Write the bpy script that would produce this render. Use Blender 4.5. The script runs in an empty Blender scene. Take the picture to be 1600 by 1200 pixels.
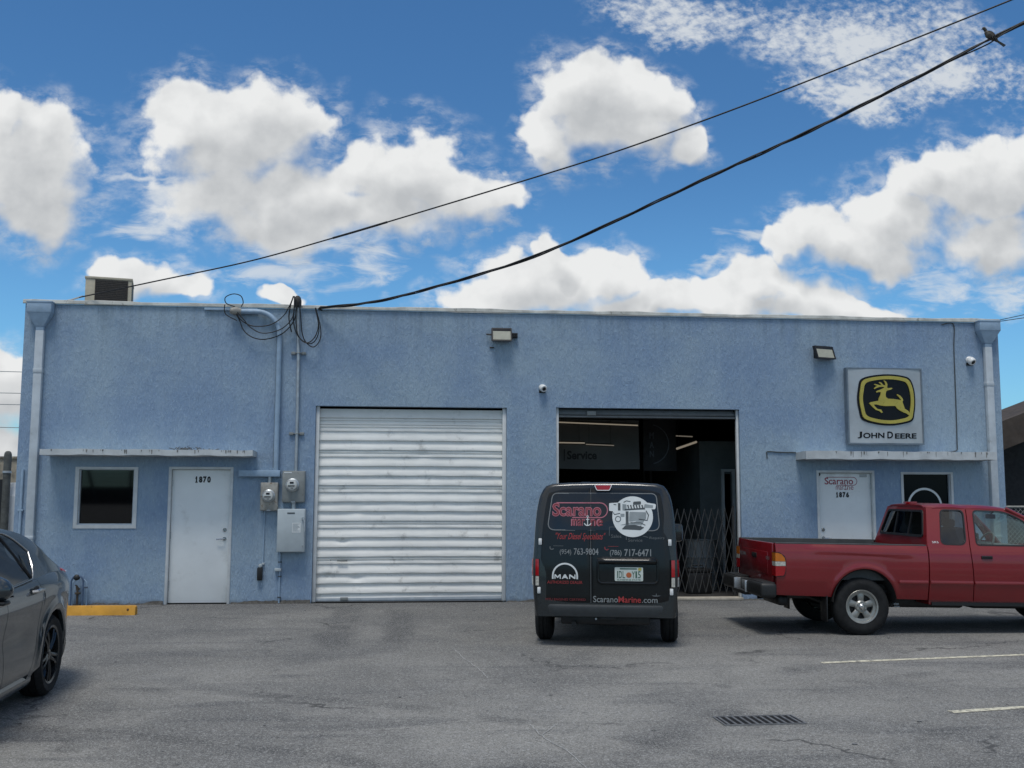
import bpy, bmesh, math, random
from mathutils import Vector, Matrix
random.seed(7)
R = math.radians
S = bpy.context.scene
COL = S.collection

# ------------------------------------------------------------------ camera
def look(yaw, pitch, roll):
    F = Vector((math.sin(yaw)*math.cos(pitch), math.cos(yaw)*math.cos(pitch), math.sin(pitch)))
    X = Vector((math.cos(yaw), -math.sin(yaw), 0)); U = X.cross(F)
    X2 = X*math.cos(roll)+U*math.sin(roll); U2 = -X*math.sin(roll)+U*math.cos(roll)
    return Matrix((X2, U2, -F)).transposed().to_4x4()
cam_d = bpy.data.cameras.new('camera'); cam = bpy.data.objects.new('camera', cam_d); COL.objects.link(cam)
cam_d.sensor_width = 36; cam_d.lens = 36; cam_d.clip_end = 2000; cam_d.clip_start = .05
cam.matrix_world = Matrix.Translation((6.048, -16.48, 1.695)) @ look(R(5.58), R(6.169), R(.167))
S.camera = cam
S.view_settings.view_transform = 'Standard'; S.view_settings.look = 'None'
S.view_settings.gamma = 1; S.view_settings.exposure = 0.0
S.view_settings.use_curve_mapping = False

# ------------------------------------------------------------------ sun
SUN_EL, SUN_AZ = R(70), R(198)      # azimuth clockwise from +Y
sd = bpy.data.lights.new('sun', 'SUN'); sun = bpy.data.objects.new('sun', sd); COL.objects.link(sun)
sd.energy = 2.1; sd.angle = R(18); sd.color = (1, .96, .90)
sdir = Vector((math.sin(SUN_AZ)*math.cos(SUN_EL), math.cos(SUN_AZ)*math.cos(SUN_EL), math.sin(SUN_EL)))
sun.rotation_euler = sdir.to_track_quat('Z', 'Y').to_euler(); sun.location = (0, 0, 30)

# ------------------------------------------------------------------ node helper
class NT:
    def __init__(s, tree): s.t = tree; s.n = tree.nodes; s.l = tree.links
    def node(s, ty, **kw):
        n = s.n.new(ty)
        for k, v in kw.items(): setattr(n, k, v)
        return n
    def put(s, sock, v):
        if isinstance(v, bpy.types.NodeSocket): s.l.new(v, sock)
        elif v is not None:
            if isinstance(v, (tuple, list)) and len(v) == 3 and sock.type == 'RGBA': v = (*v, 1)
            sock.default_value = v
    def math(s, op, a, b=None, c=None, clamp=False):
        n = s.node('ShaderNodeMath', operation=op, use_clamp=clamp)
        for i, v in enumerate((a, b, c)): s.put(n.inputs[i], v)
        return n.outputs[0]
    def vec(s, op, a, b=None, c=None, out=0):
        n = s.node('ShaderNodeVectorMath', operation=op)
        for i, v in enumerate((a, b, c)):
            if v is not None: s.put(n.inputs[i], v)
        return n.outputs[out]
    def noise(s, vec, scale, detail=4, rough=.5, dist=0, lac=2.0, col=False, dim='3D'):
        n = s.node('ShaderNodeTexNoise', noise_dimensions=dim)
        s.put(n.inputs['Vector'], vec)
        n.inputs['Scale'].default_value = scale; n.inputs['Detail'].default_value = detail
        n.inputs['Roughness'].default_value = rough; n.inputs['Distortion'].default_value = dist
        n.inputs['Lacunarity'].default_value = lac
        return n.outputs['Color' if col else 'Fac']
    def ramp(s, v, a, b, c=0., d=1., smooth=True):
        n = s.node('ShaderNodeMapRange', interpolation_type='SMOOTHSTEP' if smooth else 'LINEAR')
        for i, x in enumerate((v, a, b, c, d)): s.put(n.inputs[i], x)
        return n.outputs[0]
    def mix(s, f, a, b, mode='MIX'):
        n = s.node('ShaderNodeMix', data_type='RGBA', blend_type=mode)
        s.put(n.inputs[0], f); s.put(n.inputs[6], a); s.put(n.inputs[7], b)
        return n.outputs[2]
    def comb(s, x, y, z):
        n = s.node('ShaderNodeCombineXYZ')
        for i, v in enumerate((x, y, z)): s.put(n.inputs[i], v)
        return n.outputs[0]
    def sep(s, v):
        n = s.node('ShaderNodeSeparateXYZ'); s.put(n.inputs[0], v); return n.outputs

# ------------------------------------------------------------------ sky with clouds
CLOUDS = [(0.309, 0.196, 0.075, 0.026), (0.40, 0.186, 0.10, 0.020), (-0.3738, 0.31, 0.0681, 0.0666), (-0.3998, 0.3537, 0.0249, 0.0396), (-0.3601, 0.2726, 0.0473, 0.0315), (-0.1788, 0.3493, 0.0896, 0.0651), (-0.2196, 0.3705, 0.0479, 0.0404), (-0.1451, 0.3604, 0.0623, 0.0576), (-0.1865, 0.3004, 0.0675, 0.0515), (-0.1059, 0.2901, 0.0934, 0.0485), (-0.0184, 0.3158, 0.0711, 0.0558), (0.036, 0.3011, 0.0705, 0.0381), (-0.043, 0.2758, 0.0944, 0.0376), (-0.1299, 0.2603, 0.0803, 0.0269), (0.0777, 0.3025, 0.031, 0.0211), (0.176, 0.4136, 0.0586, 0.0491), (0.2024, 0.3806, 0.0767, 0.0448), (0.1428, 0.3648, 0.0408, 0.0303), (0.2705, 0.3615, 0.0324, 0.0272), (0.2294, 0.409, 0.0417, 0.0411), (0.1328, 0.2122, 0.084, 0.0378), (0.1374, 0.2417, 0.0208, 0.0223), (0.1946, 0.2235, 0.0406, 0.0341), (0.0783, 0.1947, 0.0607, 0.0232), (0.26, 0.1954, 0.0595, 0.021), (0.3536, 0.2094, 0.0485, 0.0292), (0.4176, 0.1988, 0.0579, 0.0253), (0.4686, 0.1919, 0.0399, 0.0161), (0.2271, 0.1934, 0.0854, 0.0275), (0.4299, 0.2649, 0.0688, 0.0352), (0.4999, 0.2887, 0.0768, 0.0411), (0.5434, 0.3244, 0.0509, 0.0402), (0.6036, 0.323, 0.0785, 0.0522), (0.6516, 0.3525, 0.0477, 0.0394), (0.6116, 0.2713, 0.0782, 0.0386), (0.3886, 0.255, 0.0354, 0.0242), (0.4674, 0.2524, 0.0864, 0.0217), (-0.2649, 0.2079, 0.0466, 0.0288), (-0.2224, 0.1963, 0.0313, 0.0176), (-0.1329, 0.1895, 0.0257, 0.0126), (-0.3801, 0.0961, 0.0433, 0.0514), (-0.400, 0.045, 0.055, 0.036), (-0.422, 0.1258, 0.0345, 0.0364), (-0.443, 0.2857, 0.0582, 0.0501), (0.7137, 0.302, 0.0872, 0.0701)]
RIPPLE = [(0.4862, 0.4833, 0.1584, 0.0561), (0.4557, 0.415, 0.0858, 0.0297), (0.5557, 0.4439, 0.1122, 0.0495), (0.2848, 0.4981, 0.1122, 0.0297)]
WISP = [(-0.1226, 0.2157, 0.099, 0.0224), (-0.0483, 0.2208, 0.0462, 0.0251), (-0.2521, 0.2631, 0.0726, 0.0145), (-0.2633, 0.3158, 0.0396, 0.0066), (-0.0923, 0.2389, 0.099, 0.0132), (0.348, 0.2573, 0.0528, 0.0132), (-0.2472, 0.292, 0.0264, 0.033), (0.6193, 0.2133, 0.0773, 0.0367), (0.5529, 0.2207, 0.087, 0.0257), (0.30, 0.232, .03, .008)]
SKY = 0.10
def build_world():
    w = bpy.data.worlds.new('World'); S.world = w; w.use_nodes = True
    t = NT(w.node_tree); t.n.clear()
    out = t.node('ShaderNodeOutputWorld'); bg = t.node('ShaderNodeBackground'); bg.inputs[1].default_value = SKY
    t.l.new(bg.outputs[0], out.inputs[0])
    sky = t.node('ShaderNodeTexSky', sky_type='NISHITA'); sky.sun_disc = False
    sky.sun_elevation = SUN_EL; sky.sun_rotation = SUN_AZ
    sky.air_density = 1.0; sky.dust_density = .6; sky.ozone_density = 2.0
    d = t.node('ShaderNodeTexCoord').outputs['Generated']
    x, y, z = t.sep(d)
    ys = t.math('MAXIMUM', y, .12)
    uv0 = t.comb(t.math('DIVIDE', x, ys), t.math('DIVIDE', z, ys), 0.)
    # domain warp gives the heaps their lobed edge
    wn = t.noise(uv0, 9, 3, .55, col=True)
    wn = t.vec('SUBTRACT', wn, (.5, .5, .5))
    uv = t.vec('MULTIPLY_ADD', wn, (.075, .075, 0), uv0)
    wn2 = t.vec('SUBTRACT', t.noise(uv0, 38, 2, .5, col=True), (.5, .5, .5))
    uv = t.vec('MULTIPLY_ADD', wn2, (.022, .022, 0), uv)
    def field(p, blobs):
        acc = None
        for (u, v, a, b) in blobs:
            q = t.vec('MULTIPLY', t.vec('SUBTRACT', p, (u, v, 0)), (1/a, 1/b, 0))
            f = t.math('SUBTRACT', 1.05, t.vec('LENGTH', q, out=1))
            acc = f if acc is None else t.math('SMOOTH_MAX', acc, f, .12)
        return acc
    F = field(uv, CLOUDS)
    Fup = field(t.vec('ADD', uv, (-.012, .03, 0)), CLOUDS)
    fb = t.noise(uv0, 24, 9, .54)
    fb2 = t.noise(t.vec('ADD', uv0, (-.006, .014, 0)), 15, 5, .5)
    fb1 = t.noise(uv0, 15, 5, .5)
    dens = t.math('ADD', F, t.math('MULTIPLY', t.math('SUBTRACT', fb, .5), 1.05))
    under = t.ramp(Fup, -.15, .75)
    alpha = t.ramp(dens, 0., t.ramp(under, .1, .8, .24, .60))
    fz = t.noise(t.vec('MULTIPLY', uv0, (1, 1.7, 1)), 30, 7, .62, dist=.2)
    alpha = t.math('MAXIMUM', alpha, t.math('MULTIPLY', t.math('MULTIPLY', t.ramp(dens, -.45, .10), t.ramp(fz, .40, .72)), .55))
    # lit tops, greyer bases
    under = t.ramp(Fup, -.15, .75)
    relief = t.math('MULTIPLY', t.math('SUBTRACT', fb1, fb2), 1.7)
    big = t.noise(uv0, 14, 4, .5)
    sh = t.math('ADD', t.math('MULTIPLY', under, .80), t.math('MULTIPLY', t.math('SUBTRACT', big, .5), .60))
    sh = t.math('SUBTRACT', sh, relief, clamp=True)
    ccol = t.mix(sh, (8.3, 8.4, 8.4), (5.0, 5.2, 5.4))
    # rippled high cloud
    G = field(t.vec('MULTIPLY_ADD', wn, (.10, .10, 0), uv0), RIPPLE)
    rot = t.node('ShaderNodeMapping'); rot.inputs['Rotation'].default_value = (0, 0, R(-28)); rot.inputs['Scale'].default_value = (1, 1.5, 1)
    t.l.new(uv0, rot.inputs[0])
    rp = t.noise(rot.outputs[0], 88, 4, .58, dist=.15)
    rm = t.noise(uv0, 12, 3, .6)
    rd = t.math('ADD', t.math('MULTIPLY', G, .75), t.math('ADD', t.math('MULTIPLY', t.math('SUBTRACT', rp, .5), 1.7), t.math('MULTIPLY', t.math('SUBTRACT', rm, .5), 1.4)))
    ra = t.math('MULTIPLY', t.ramp(rd, -.12, .85), .85)
    ra = t.math('MULTIPLY', ra, t.ramp(G, -.1, .35))
    # wisps
    W_ = field(uv, WISP)
    mp = t.node('ShaderNodeMapping'); mp.inputs['Scale'].default_value = (1, 3.2, 1); mp.inputs['Rotation'].default_value = (0, 0, R(12))
    t.l.new(uv0, mp.inputs[0])
    wp = t.noise(mp.outputs[0], 20, 7, .62, dist=.6)
    wa = t.math('MULTIPLY', t.ramp(t.math('ADD', t.math('MULTIPLY', W_, .8), t.math('MULTIPLY', t.math('SUBTRACT', wp, .5), 2.2)), .15, .95), .72)
    front = t.ramp(y, .2, .32)
    thin = t.math('MULTIPLY', t.math('MAXIMUM', ra, wa), front)
    alpha = t.math('MULTIPLY', alpha, front)
    # unseen cloud added over the rest of the sky to brighten and neutralise the light
    gn = t.noise(t.vec('MULTIPLY', d, (1, 1, 1.8)), 2.6, 8, .58)
    ga = t.math('MULTIPLY', t.math('MULTIPLY', t.ramp(gn, .42, .58), t.math('SUBTRACT', 1., front)), t.ramp(z, .0, .5, .35, 1.))
    up = t.ramp(z, .62, .75)
    ga = t.math('MAXIMUM', ga, t.math('MULTIPLY', up, t.ramp(gn, .40, .60)))
    skyc = t.mix(1., sky.outputs[0], t.mix(t.ramp(z, .12, .36), (.60, 1.06, 1.34), (.48, .86, 1.14)), 'MULTIPLY')
    c = t.mix(thin, skyc, (7.2, 7.5, 7.7))
    c = t.mix(ga, c, (6.8, 6.8, 6.7))
    c = t.mix(alpha, c, ccol)
    t.l.new(c, bg.inputs[0])
build_world()

# ------------------------------------------------------------------ materials
def mat(name, col, rough=.6, metal=0., var=.12, vscale=6., bump=0., bscale=120., coat=0., spec=.5, dirt=None, rvar=.1, detail=5):
    m = bpy.data.materials.new(name); m.use_nodes = True
    t = NT(m.node_tree); b = t.n['Principled BSDF']
    tc = t.node('ShaderNodeTexCoord').outputs['Object']
    c = None
    n = t.noise(tc, vscale, detail, .6)
    lo = tuple(v*(1-var) for v in col); hi = tuple(min(1, v*(1+var)) for v in col)
    c = t.mix(t.ramp(n, .3, .7), lo, hi)
    if dirt:
        dn = t.noise(tc, dirt[1], 6, .65)
        c = t.mix(t.ramp(dn, dirt[2], dirt[3]), c, dirt[0])
    t.l.new(c, b.inputs['Base Color'])
    if rvar: t.l.new(t.ramp(t.noise(tc, vscale*2.3, 4, .6), .25, .75, max(0, rough-rvar), min(1, rough+rvar)), b.inputs['Roughness'])
    else: b.inputs['Roughness'].default_value = rough
    b.inputs['Metallic'].default_value = metal
    b.inputs['Specular IOR Level'].default_value = spec
    if coat: b.inputs['Coat Weight'].default_value = coat; b.inputs['Coat Roughness'].default_value = .04
    if bump:
        bp = t.node('ShaderNodeBump'); bp.inputs['Strength'].default_value = bump; bp.inputs['Distance'].default_value = .01
        t.l.new(t.noise(tc, bscale, 4, .6), bp.inputs['Height']); t.l.new(bp.outputs[0], b.inputs['Normal'])
    return m

def emit_mat(name, col, strength):
    m = bpy.data.materials.new(name); m.use_nodes = True
    b = m.node_tree.nodes['Principled BSDF']
    b.inputs['Base Color'].default_value = (.5, .5, .5, 1); b.inputs['Emission Color'].default_value = (*col, 1); b.inputs['Emission Strength'].default_value = strength
    return m

def glass_mat(name, tint, refl=1.):
    m = bpy.data.materials.new(name); m.use_nodes = True
    t = NT(m.node_tree); out = t.n['Material Output']; t.n.remove(t.n['Principled BSDF'])
    tr = t.node('ShaderNodeBsdfTransparent'); tr.inputs[0].default_value = (*tint, 1)
    gl = t.node('ShaderNodeBsdfGlossy'); gl.inputs['Roughness'].default_value = .02; gl.inputs[0].default_value = (refl, refl, refl, 1)
    lw = t.node('ShaderNodeLayerWeight'); lw.inputs[0].default_value = .5
    fac = t.math('ADD', .07, t.math('MULTIPLY', t.math('POWER', lw.outputs['Facing'], 4.), .85))
    mx = t.node('ShaderNodeMixShader'); t.l.new(fac, mx.inputs[0]); t.l.new(tr.outputs[0], mx.inputs[1]); t.l.new(gl.outputs[0], mx.inputs[2])
    t.l.new(mx.outputs[0], out.inputs[0])
    return m

def stucco_mat(name, col, faded):
    m = bpy.data.materials.new(name); m.use_nodes = True
    t = NT(m.node_tree); b = t.n['Principled BSDF']
    tc = t.node('ShaderNodeTexCoord').outputs['Object']
    def mapped(sc):
        q = t.node('ShaderNodeMapping'); q.inputs['Scale'].default_value = sc; t.l.new(tc, q.inputs[0]); return q.outputs[0]
    big = t.noise(tc, .55, 6, .62)
    strk = t.noise(mapped((1., 1., .22)), 3.4, 6, .65)       # vertical weathering
    med = t.noise(mapped((1., 1., .45)), 14, 5, .65)
    tro = t.noise(mapped((1., 1., .35)), 42, 4, .6, dist=.4) # trowel marks
    c = t.mix(t.ramp(big, .36, .66), col, faded)
    c = t.mix(t.math('MULTIPLY', t.ramp(strk, .45, .75), .35), c, tuple(v*1.18 for v in faded))
    c = t.mix(t.math('MULTIPLY', t.ramp(med, .50, .70), .42), c, tuple(v*.78 for v in col))
    c = t.mix(t.math('MULTIPLY', t.ramp(tro, .52, .70), .40), c, tuple(min(1, v*1.32) for v in faded))
    # scattered dark specks, chips and splash dirt near the ground
    sp = t.noise(tc, 9., 3, .5); sp2 = t.noise(tc, 55., 2, .5)
    c = t.mix(t.math('MULTIPLY', t.math('MULTIPLY', t.ramp(sp, .62, .72), t.ramp(sp2, .55, .66)), .55), c, (.10, .12, .14))
    z = t.sep(tc)[2]
    dirt = t.math('MULTIPLY', t.ramp(t.math('ADD', z, t.math('MULTIPLY', t.noise(tc, 5, 5, .6), .16)), .05, .17, 1, 0), .75)
    c = t.mix(dirt, c, (.09, .09, .09))
    # mildew runs below the coping
    run = t.noise(mapped((1., 1., .05)), 7., 5, .65)
    c = t.mix(t.math('MULTIPLY', t.math('MULTIPLY', t.ramp(z, 3.9, 4.65), t.ramp(run, .46, .66)), .28), c, (.10, .13, .15))
    t.l.new(c, b.inputs['Base Color']); b.inputs['Roughness'].default_value = .85; b.inputs['Specular IOR Level'].default_value = .25
    h = t.math('ADD', t.math('MULTIPLY', tro, .7), t.math('ADD', t.math('MULTIPLY', t.noise(tc, 120, 3, .6), .35), t.math('MULTIPLY', med, .8)))
    bp = t.node('ShaderNodeBump'); bp.inputs['Strength'].default_value = .9; bp.inputs['Distance'].default_value = .022
    t.l.new(h, bp.inputs['Height']); t.l.new(bp.outputs[0], b.inputs['Normal'])
    return m

def asphalt_mat():
    m = bpy.data.materials.new('asphalt'); m.use_nodes = True
    t = NT(m.node_tree); b = t.n['Principled BSDF']
    tc = t.node('ShaderNodeTexCoord').outputs['Object']
    x, y, z = t.sep(tc)
    big = t.noise(tc, .30, 5, .55); med = t.noise(tc, 1.3, 6, .62, dist=.3); fine = t.noise(tc, 9, 5, .7)
    q = t.node('ShaderNodeMapping'); q.inputs['Rotation'].default_value = (0, 0, R(12)); q.inputs['Scale'].default_value = (.22, 1, 1); t.l.new(tc, q.inputs[0])
    sweep = t.noise(q.outputs[0], 2.2, 6, .6, dist=.5)
    c = t.mix(t.ramp(big, .34, .66), (.165, .161, .150), (.272, .265, .244))
    soft = t.noise(tc, .75, 5, .55, dist=.6)
    c = t.mix(t.math('MULTIPLY', t.ramp(soft, .40, .68), .72), c, (.108, .109, .108))
    c = t.mix(t.math('MULTIPLY', t.ramp(med, .52, .74), .35), c, (.27, .268, .258))
    c = t.mix(t.math('MULTIPLY', t.ramp(sweep, .52, .68), .70), c, (.095, .096, .097))
    c = t.mix(t.math('MULTIPLY', t.ramp(fine, .52, .74), .22), c, (.10, .10, .10))
    # tyre tracks in front of the closed roll-up door
    wob = t.math('MULTIPLY', t.math('SUBTRACT', t.noise(tc, .9, 3, .5), .5), .5)
    def track(x0, w, y0, y1):
        dx = t.math('ABSOLUTE', t.math('SUBTRACT', t.math('ADD', x, wob), x0))
        return t.math('MULTIPLY', t.ramp(dx, w, w*.25, 0, 1), t.math('MULTIPLY', t.ramp(y, y0, y0+1.6), t.ramp(y, y1, y1-.6)))
    tr = t.math('MAXIMUM', track(5.15, .34, -5.6, -.2), track(5.95, .30, -5.2, -.6))
    tr = t.math('MULTIPLY', tr, t.ramp(t.noise(tc, 2.0, 5, .6), .24, .52))
    def arc_mark(cx, cy, r, w, amt, lo, hi):
        dd = t.vec('LENGTH', t.vec('SUBTRACT', t.vec('MULTIPLY', t.vec('ADD', tc, t.comb(t.math('MULTIPLY', wob, .5), 0., 0.)), (1, 1, 0)), (cx, cy, 0)), out=1)
        k = t.ramp(t.math('ABSOLUTE', t.math('SUBTRACT', dd, r)), w, w*.2)
        return t.math('MULTIPLY', t.math('MULTIPLY', k, amt), t.ramp(t.noise(tc, 1.6, 5, .62), lo, hi))
    for a_ in ((1.5, -15.5, 7.2, .16, .55, .42, .62), (1.5, -15.5, 8.75, .16, .5, .42, .62), (13.5, -13.5, 5.6, .18, .55, .40, .62), (13.5, -13.5, 7.1, .18, .5, .42, .64), (6.0, 4.5, 15.0, .12, .45, .44, .66)):
        c = t.mix(arc_mark(*a_), c, (.062, .062, .063))
    oil = t.noise(tc, 1.15, 3, .5)
    c = t.mix(t.math('MULTIPLY', t.ramp(oil, .66, .74), .55), c, (.05, .05, .05))
    c = t.mix(t.math('MULTIPLY', tr, .8), c, (.055, .056, .058))
    wall_shade_dirt = t.math('ADD', t.math('MULTIPLY', t.ramp(t.math('ADD', y, t.math('MULTIPLY', wob, 3.)), -1.3, -.1), .40), t.math('MULTIPLY', t.ramp(t.math('ADD', y, t.math('MULTIPLY', wob, 8.)), -8.0, -1.5), .46))  # shade and oily dirt towards the wall, painted as darker asphalt
    c = t.mix(wall_shade_dirt, c, (.082, .083, .085))
    # aggregate
    v = t.node('ShaderNodeTexVoronoi', feature='F1'); v.inputs['Scale'].default_value = 150; t.l.new(tc, v.inputs['Vector'])
    cs = t.sep(v.outputs['Color'])
    c = t.mix(t.math('MULTIPLY', t.ramp(cs[0], .55, .95), .50), c, (.50, .50, .48))
    c = t.mix(t.math('MULTIPLY', t.ramp(cs[1], .62, .95), .55), c, (.03, .031, .033))
    v2 = t.node('ShaderNodeTexVoronoi', feature='F1'); v2.inputs['Scale'].default_value = 60; t.l.new(tc, v2.inputs['Vector'])
    c2 = t.sep(v2.outputs['Color'])
    c = t.mix(t.math('MULTIPLY', t.ramp(c2[0], .86, 1.), .35), c, (.48, .48, .46))
    c = t.mix(t.math('MULTIPLY', t.ramp(c2[1], .84, 1.), .35), c, (.04, .04, .043))
    # small dark drips
    dr = t.noise(tc, 4.5, 3, .5)
    c = t.mix(t.math('MULTIPLY', t.ramp(dr, .70, .76), .7), c, (.035, .036, .038))
    # hairline cracks
    vc = t.node('ShaderNodeTexVoronoi', feature='DISTANCE_TO_EDGE'); vc.inputs['Scale'].default_value = .33
    t.l.new(t.vec('MULTIPLY_ADD', t.vec('SUBTRACT', t.noise(tc, 1.1, 5, .65, col=True), (.5, .5, .5)), (1.3, 1.3, 0), tc), vc.inputs['Vector'])
    cr = t.math('MULTIPLY', t.ramp(vc.outputs['Distance'], .010, .002), t.ramp(t.noise(tc, .7, 2, .5), .5, .62))
    c = t.mix(t.math('MULTIPLY', cr, .75), c, (.045, .045, .046))
    t.l.new(c, b.inputs['Base Color']); b.inputs['Roughness'].default_value = .88; b.inputs['Specular IOR Level'].default_value = .28
    bp = t.node('ShaderNodeBump'); bp.inputs['Strength'].default_value = .6; bp.inputs['Distance'].default_value = .006
    h = t.math('ADD', v.outputs['Distance'], t.math('MULTIPLY', t.noise(tc, 160, 3, .6), .6))
    t.l.new(h, bp.inputs['Height']); t.l.new(bp.outputs[0], b.inputs['Normal'])
    return m

M = {}
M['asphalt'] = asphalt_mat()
M['stucco'] = stucco_mat('blue_stucco', (.225, .318, .455), (.308, .402, .488))
M['coping'] = mat('coping_metal', (.50, .50, .46), .6, var=.25, vscale=4, dirt=((.16, .15, .13), 9, .58, .75))
M['bluepaint'] = mat('blue_painted_metal', (.28, .385, .50), .5, var=.1, vscale=8)
M['gutter'] = mat('pale_painted_metal', (.44, .49, .53), .5, var=.1, vscale=5, dirt=((.24, .25, .24), 6, .6, .8))
M['canopy'] = mat('canopy_paint', (.50, .53, .54), .75, var=.12, vscale=5, bump=.2, bscale=40, dirt=((.12, .12, .12), 7, .66, .78))
M['whitepaint'] = mat('white_door_paint', (.80, .82, .81), .5, var=.04, vscale=2, dirt=((.52, .52, .50), 2.6, .54, .85))
M['frame'] = mat('white_frame_paint', (.58, .60, .60), .55, var=.08, vscale=6)
M['rollup'] = mat('white_rollup_paint', (.80, .80, .765), .68, var=.06, vscale=1.6, spec=.25, bump=.10, bscale=14, dirt=((.38, .38, .36), 4, .56, .80))
M['darkline'] = mat('dark_gap', (.012, .012, .013), .9)
M['galv'] = mat('galvanised_steel', (.42, .45, .47), .45, .6, var=.15, vscale=10)
M['steelgrey'] = mat('grey_enamel', (.22, .235, .23), .5, var=.12, vscale=9, dirt=((.15, .13, .10), 12, .6, .75))
M['metergrey'] = mat('weathered_grey_enamel', (.30, .29, .26), .6, var=.2, vscale=14, dirt=((.16, .11, .07), 16, .58, .7))
M['palegrey'] = mat('pale_grey_enamel', (.42, .47, .49), .45, var=.06, vscale=5)
M['chrome'] = mat('polished_metal', (.55, .55, .55), .22, 1., var=.1, vscale=9, rvar=.06)
M['blackrubber'] = mat('cable_rubber', (.010, .011, .013), .6, var=.2, vscale=30)
M['blackpl'] = mat('black_plastic', (.013, .014, .015), .55, var=.2, vscale=12)
M['cowl'] = mat('bumper_plastic', (.032, .037, .040), .6, var=.12, vscale=10, bump=.08, bscale=300)
M['tyre'] = mat('tyre_rubber', (.013, .0135, .014), .8, var=.25, vscale=14, bump=.15, bscale=140, spec=.3)
M['lampglass'] = mat('lamp_lens', (.36, .36, .29), .35, var=.06, vscale=14)
M['whitepl'] = mat('white_plastic', (.70, .71, .70), .35, var=.05)
M['black'] = mat('black_paint', (.008, .008, .009), .5)
M['yellow'] = mat('yellow_kerb_paint', (.58, .29, .035), .75, var=.14, vscale=5, bump=.3, bscale=60, dirt=((.20, .11, .03), 9, .60, .78))
M['line'] = mat('parking_paint', (.62, .585, .45), .8, var=.2, vscale=12, dirt=((.22, .21, .18), 18, .48, .62))
M['iron'] = mat('cast_iron', (.20, .20, .20), .6, .5, var=.25, vscale=14)
M['pit'] = mat('drain_pit', (.004, .004, .004), .95)
M['concrete'] = mat('concrete', (.30, .29, .27), .85, var=.15, vscale=5, bump=.25, bscale=60)
M['roofing'] = mat('roof_membrane', (.32, .32, .30), .85, var=.15)
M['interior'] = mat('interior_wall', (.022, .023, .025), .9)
M['partition'] = mat('partition_paint', (.15, .165, .165), .8, var=.15, vscale=2)
M['darkglass'] = mat('dark_window_glass', (.002, .002, .0025), .03, var=.05, rvar=0, spec=.5)
M['filmglass'] = mat('filmed_window_glass', (.003, .006, .009), .08, var=.1, rvar=0, spec=.10)
M['tint'] = mat('black_tinted_glass', (.004, .005, .006), .04, rvar=0, spec=.45)
M['acbeige'] = mat('ac_casing', (.44, .395, .30), .6, var=.1, vscale=5)
M['acgrille'] = mat('ac_grille', (.05, .042, .036), .7, var=.3, vscale=40)
M['acshade'] = mat('ac_shaded_side', (.10, .095, .085), .7)
M['signface'] = mat('brushed_sign_face', (.40, .43, .45), .38, .35, var=.10, vscale=2.2, rvar=.1)
M['signedge'] = mat('sign_edge', (.16, .20, .24), .45, .3)
M['logoyellow'] = mat('emblem_yellow', (.44, .37, .07), .35, .2, var=.1)
M['logoblack'] = mat('emblem_black', (.003, .003, .006), .22, var=.1, rvar=.03, spec=.22)
M['gate'] = mat('gate_steel', (.055, .057, .058), .65, .2)
M['banner'] = mat('vinyl_banner', (.15, .155, .15), .6, var=.08, vscale=2.5)
M['bannerdark'] = mat('dark_vinyl', (.02, .02, .022), .6)
M['tube'] = emit_mat('fluorescent_tube', (1., .84, .62), .19)
M['tubedim'] = emit_mat('dim_fluorescent_tube', (1., .85, .65), .11)
# vehicles
M['vanpaint'] = mat('graphite_paint', (.016, .0185, .020), .26, .1, var=.08, vscale=5, coat=.4, rvar=.02)
M['vanwrap'] = mat('black_wrap', (.007, .0085, .0095), .22, var=.10, vscale=3, spec=.38, rvar=.02)
M['vanwin'] = mat('wrapped_window', (.009, .012, .016), .09, var=.08, rvar=.02, spec=.5)
M['truckred'] = mat('faded_red_paint', (.180, .004, .0075), .34, .0, var=.06, vscale=2.2, coat=.6, rvar=.02, dirt=((.15, .012, .015), 5, .62, .85))
M['liner'] = mat('bed_liner', (.06, .065, .066), .7, var=.15)
M['lampred'] = mat('red_lens', (.33, .006, .010), .12, coat=.5, rvar=.05)
M['lampamber'] = mat('amber_lens', (.52, .15, .012), .15, coat=.5, rvar=.05)
M['lampclear'] = mat('clear_lens', (.48, .47, .42), .15, coat=.5, var=.25, vscale=40, rvar=.05)
M['silver'] = mat('wheel_silver', (.30, .30, .28), .38, .5, var=.1, vscale=16)
M['darkwheel'] = mat('black_wheel', (.020, .022, .024), .28, .5, coat=.4)
M['sedan'] = mat('slate_grey_paint', (.030, .040, .046), .25, .2, var=.03, vscale=4, coat=.7, rvar=.01)
M['carglass'] = glass_mat('green_tinted_glass', (.78, .88, .86))
M['privglass'] = glass_mat('smoked_glass', (.25, .28, .31))
M['seat'] = mat('grey_seat_cloth', (.17, .18, .185), .9)
M['decalwhite'] = mat('white_decal', (.66, .69, .69), .5, var=.04)
M['decalgrey'] = mat('grey_decal', (.20, .215, .22), .5, var=.1)
M['decaldim'] = mat('dim_grey_decal', (.10, .11, .115), .5, var=.1)
M['decalred'] = mat('red_decal', (.36, .035, .035), .5, var=.12)
M['decaldarkred'] = mat('dark_red_decal', (.20, .025, .030), .5, var=.12)
M['decalrose'] = mat('rose_decal', (.42, .14, .18), .5, var=.1)
M['engdark'] = mat('engraving_dark', (.06, .07, .075), .5)
M['engmid'] = mat('engraving_grey', (.26, .29, .30), .5)
M['doorred'] = mat('crimson_decal', (.30, .03, .055), .5)
M['plategreen'] = mat('plate_green', (.03, .10, .07), .5)
M['orange'] = mat('plate_orange', (.45, .12, .04), .5)
M['platewhite'] = mat('plate_white', (.55, .60, .56), .45)

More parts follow.
